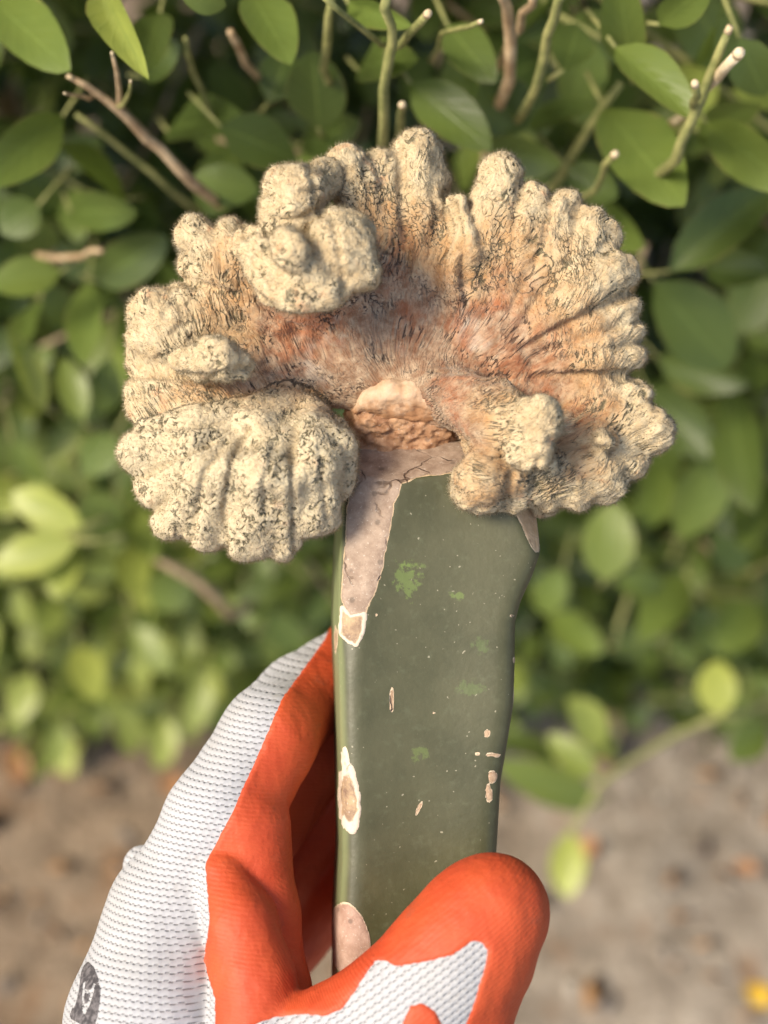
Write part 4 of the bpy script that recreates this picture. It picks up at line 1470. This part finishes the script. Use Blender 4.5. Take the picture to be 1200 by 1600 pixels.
def make_hand():
    F = Field((-100, -205, -92), (48, -18, 58), 0.85)

    def chain(pts, k):
        for i in range(len(pts) - 1):
            a, b = pts[i], pts[i + 1]
            F.add_cone(L(*a[:3]), a[3], L(*b[:3]), b[3], k)
    # palm and back of the hand, running down to the wrist
    chain([(268, 1425, -2, 15.5), (235, 1600, 6, 19), (250, 1850, 10, 22), (260, 2050, 10, 24)], 5)
    chain([(262, 1440, -22, 16), (255, 1640, -14, 20), (260, 1900, -8, 22), (262, 2050, -4, 24)], 5)
    chain([(272, 1490, -44, 15), (270, 1680, -34, 18), (275, 1950, -20, 20)], 5)
    chain([(290, 1560, -60, 13), (290, 1740, -48, 16), (280, 1980, -28, 18)], 5)
    # middle-finger knuckle that shows past the index knuckle
    F.add_cone(L(222, 1352, -16), 5.0, L(240, 1390, -14), 9, 4)
    # index: knuckle, middle joint, tip behind the stock
    chain([(290, 1400, -2, 14.5), (345, 1280, -4, 13.2), (418, 1152, -12, 11.8), (470, 1090, -30, 11.0), (560, 1030, -47, 10.2), (650, 1010, -48, 9.6)], 2.5)
    # the loose orange skin at the inside of the index
    chain([(385, 1300, 0, 10), (405, 1420, 2, 8.5), (425, 1540, 6, 8), (440, 1640, 12, 9)], 3)
    chain([(345, 1372, 9, 6.0), (372, 1440, 14, 8.0), (395, 1530, 17, 9.5), (405, 1640, 19, 12)], 1.4)
    # the other fingers, deeper
    chain([(285, 1440, -24, 14), (395, 1290, -36, 12.5), (470, 1190, -44, 11.5), (560, 1140, -49, 10.5), (650, 1130, -49, 9.8)], 1.6)
    chain([(290, 1500, -46, 13.5), (410, 1400, -54, 12), (490, 1300, -54, 11), (570, 1250, -49, 10.3), (650, 1240, -48, 9.5)], 1.6)
    chain([(300, 1570, -60, 12), (420, 1500, -60, 10.5), (510, 1400, -55, 9.5), (590, 1360, -47, 9), (660, 1350, -46, 8.5)], 1.6)
    # thumb, across the front of the stock
    chain([(768, 1424, 22.5, 12.6), (742, 1456, 23.5, 13.2), (700, 1508, 24, 14.0), (640, 1580, 24, 14.5), (560, 1690, 22, 17), (430, 1850, 14, 22), (330, 2000, 6, 24)], 4)
    chain([(745, 1500, 20, 12.2), (690, 1600, 20, 14), (610, 1720, 18, 17)], 4)
    chain([(600, 1560, 26, 9.5), (520, 1620, 24, 10.5), (430, 1665, 20, 12), (330, 1700, 12, 16)], 3)
    V, Q = F.surface(3)
    nrm = vnormals(V, Q)
    # loose cloth: slight folds
    V = V + nrm * (0.55 * pnoise(V * (0.085, 0.06, 0.085)) + 0.30 * pnoise(V * 0.16 + 7))[:, None]
    # creases across the thumb joint
    px, py = to_px(V)
    nrm = vnormals(V, Q)
    th = (V[:, 2] > 10) & (px > 372)
    # fabric coordinates
    xh, yh = V[:, 0], V[:, 1]
    a1, a2 = math.radians(-8), math.radians(38)
    zz = V[:, 2] * 0.8
    kn_h = np.stack([xh * math.cos(a1) + yh * math.sin(a1) + zz, -xh * math.sin(a1) + yh * math.cos(a1) + 0.012 * (xh + 30) ** 2 / 10, V[:, 2]], 1)
    kn_t = np.stack([xh * math.cos(a2) + yh * math.sin(a2), -xh * math.sin(a2) + yh * math.cos(a2), V[:, 2]], 1)
    kn = np.where(th[:, None], kn_t, kn_h)
    bl = (np.clip((px - 430) / 160, 0, 1) * np.clip((V[:, 2] - 2) / 12, 0, 1))[:, None]
    kn_r = kn_t * bl + kn_h * (1 - bl)
    # rubber dip: right of a wavy line down the side of the hand, all over the thumb but a bare patch on its back
    yb = [900, 968, 1000, 1045, 1090, 1180, 1270, 1350, 1400, 1440, 1500, 1560, 1600, 1760, 1800]
    xb = [560, 522, 506, 474, 441, 402, 362, 320, 324, 327, 318, 335, 336, 330, 320]
    dip = (px - np.interp(py, yb, xb)) / 6.8
    patch = [(396, 1602), (430, 1590), (470, 1585), (510, 1588), (535, 1577), (556, 1548), (572, 1522), (588, 1501), (602, 1502), (620, 1511),
             (660, 1504), (705, 1494), (724, 1482), (740, 1470), (754, 1475), (762, 1487), (756, 1515), (748, 1540), (738, 1575), (727, 1602),
             (700, 1700), (640, 1850), (380, 1850), (360, 1720)]
    inner = [(640, 1572), (660, 1566), (680, 1580), (694, 1606), (690, 1640), (640, 1640), (628, 1600)]
    pd = poly_sd(px, py, patch) / 7.1
    idn = -poly_sd(px, py, inner) / 7.1
    pd = np.maximum(pd, idn)
    front = (V[:, 2] > 14)
    dip = np.where(front & (px > 350), np.minimum(dip, pd), dip)
    dip = np.minimum(dip, (V[:, 1] + 150) * 0.6)
    dip += 0.10 * pnoise(V * 1.3) + 0.16 * np.sign(np.sin(kn_r[:, 0] * 3.6)) * 0.5
    link('knit_shell', mesh_from('knit_shell', V * MM, Q, knit_material(), True, {'knit': kn}), hand)
    v, f_, at, s_ = clip_mesh(V, Q, dip, {'n': nrm, 'knit': kn_r})
    v = v + at['n'] * (-0.10 + 0.52 * np.clip(s_ / 0.5, 0, 1))[:, None]
    o = link('rubber_coating', mesh_from('rubber_coating', v * MM, f_, rubber_material(), True, {'knit': at['knit']}), hand)
    tag(o, 'orange rubber dip on palm, fingers and thumb')
    # printed oval badge on the back of the hand
    m, nt, b = newmat('badge_print')
    n = N(nt)
    v_ = n.noise(n.obj(), 900.0, 2)
    n.put(b.inputs['Base Color'], n.mix(n.step(v_, .35, .7), (0.045, 0.04, 0.042), (0.16, 0.145, 0.145)))
    b.inputs['Roughness'].default_value = 0.85
    oval = -poly_sd(px, py, [(138, 1502), (147, 1512), (154, 1530), (157, 1545), (156, 1565), (152, 1590), (146, 1608), (128, 1601), (109, 1591),
                             (113, 1575), (122, 1558), (125, 1540), (127, 1520), (132, 1508)]) / 6.8
    def stroke(x0, y0, x1, y1, r):
        ab = np.array([x1 - x0, y1 - y0], float)
        t = np.clip(((px - x0) * ab[0] + (py - y0) * ab[1]) / (ab @ ab), 0, 1)
        return np.hypot(px - x0 - t * ab[0], py - y0 - t * ab[1]) - r
    glyph = np.minimum.reduce([stroke(132, 1534, 130, 1560, 2.0), stroke(130, 1560, 131, 1582, 2.2), stroke(148, 1538, 140, 1566, 2.3), stroke(140, 1566, 131, 1584, 2.6),
                               stroke(132, 1549, 145, 1550, 2.4), stroke(119, 1562, 115, 1574, 2.0)])
    ms = np.minimum(oval, glyph / 6.8)
    ms = np.where((V[:, 2] > -25) & (py < 1640), ms, -5)
    v, f_, at, s_ = clip_mesh(V, Q, ms, {'n': nrm})
    v = v + at['n'] * 0.12
    link('badge', mesh_from('badge', v * MM, f_, m), hand)


make_hand()
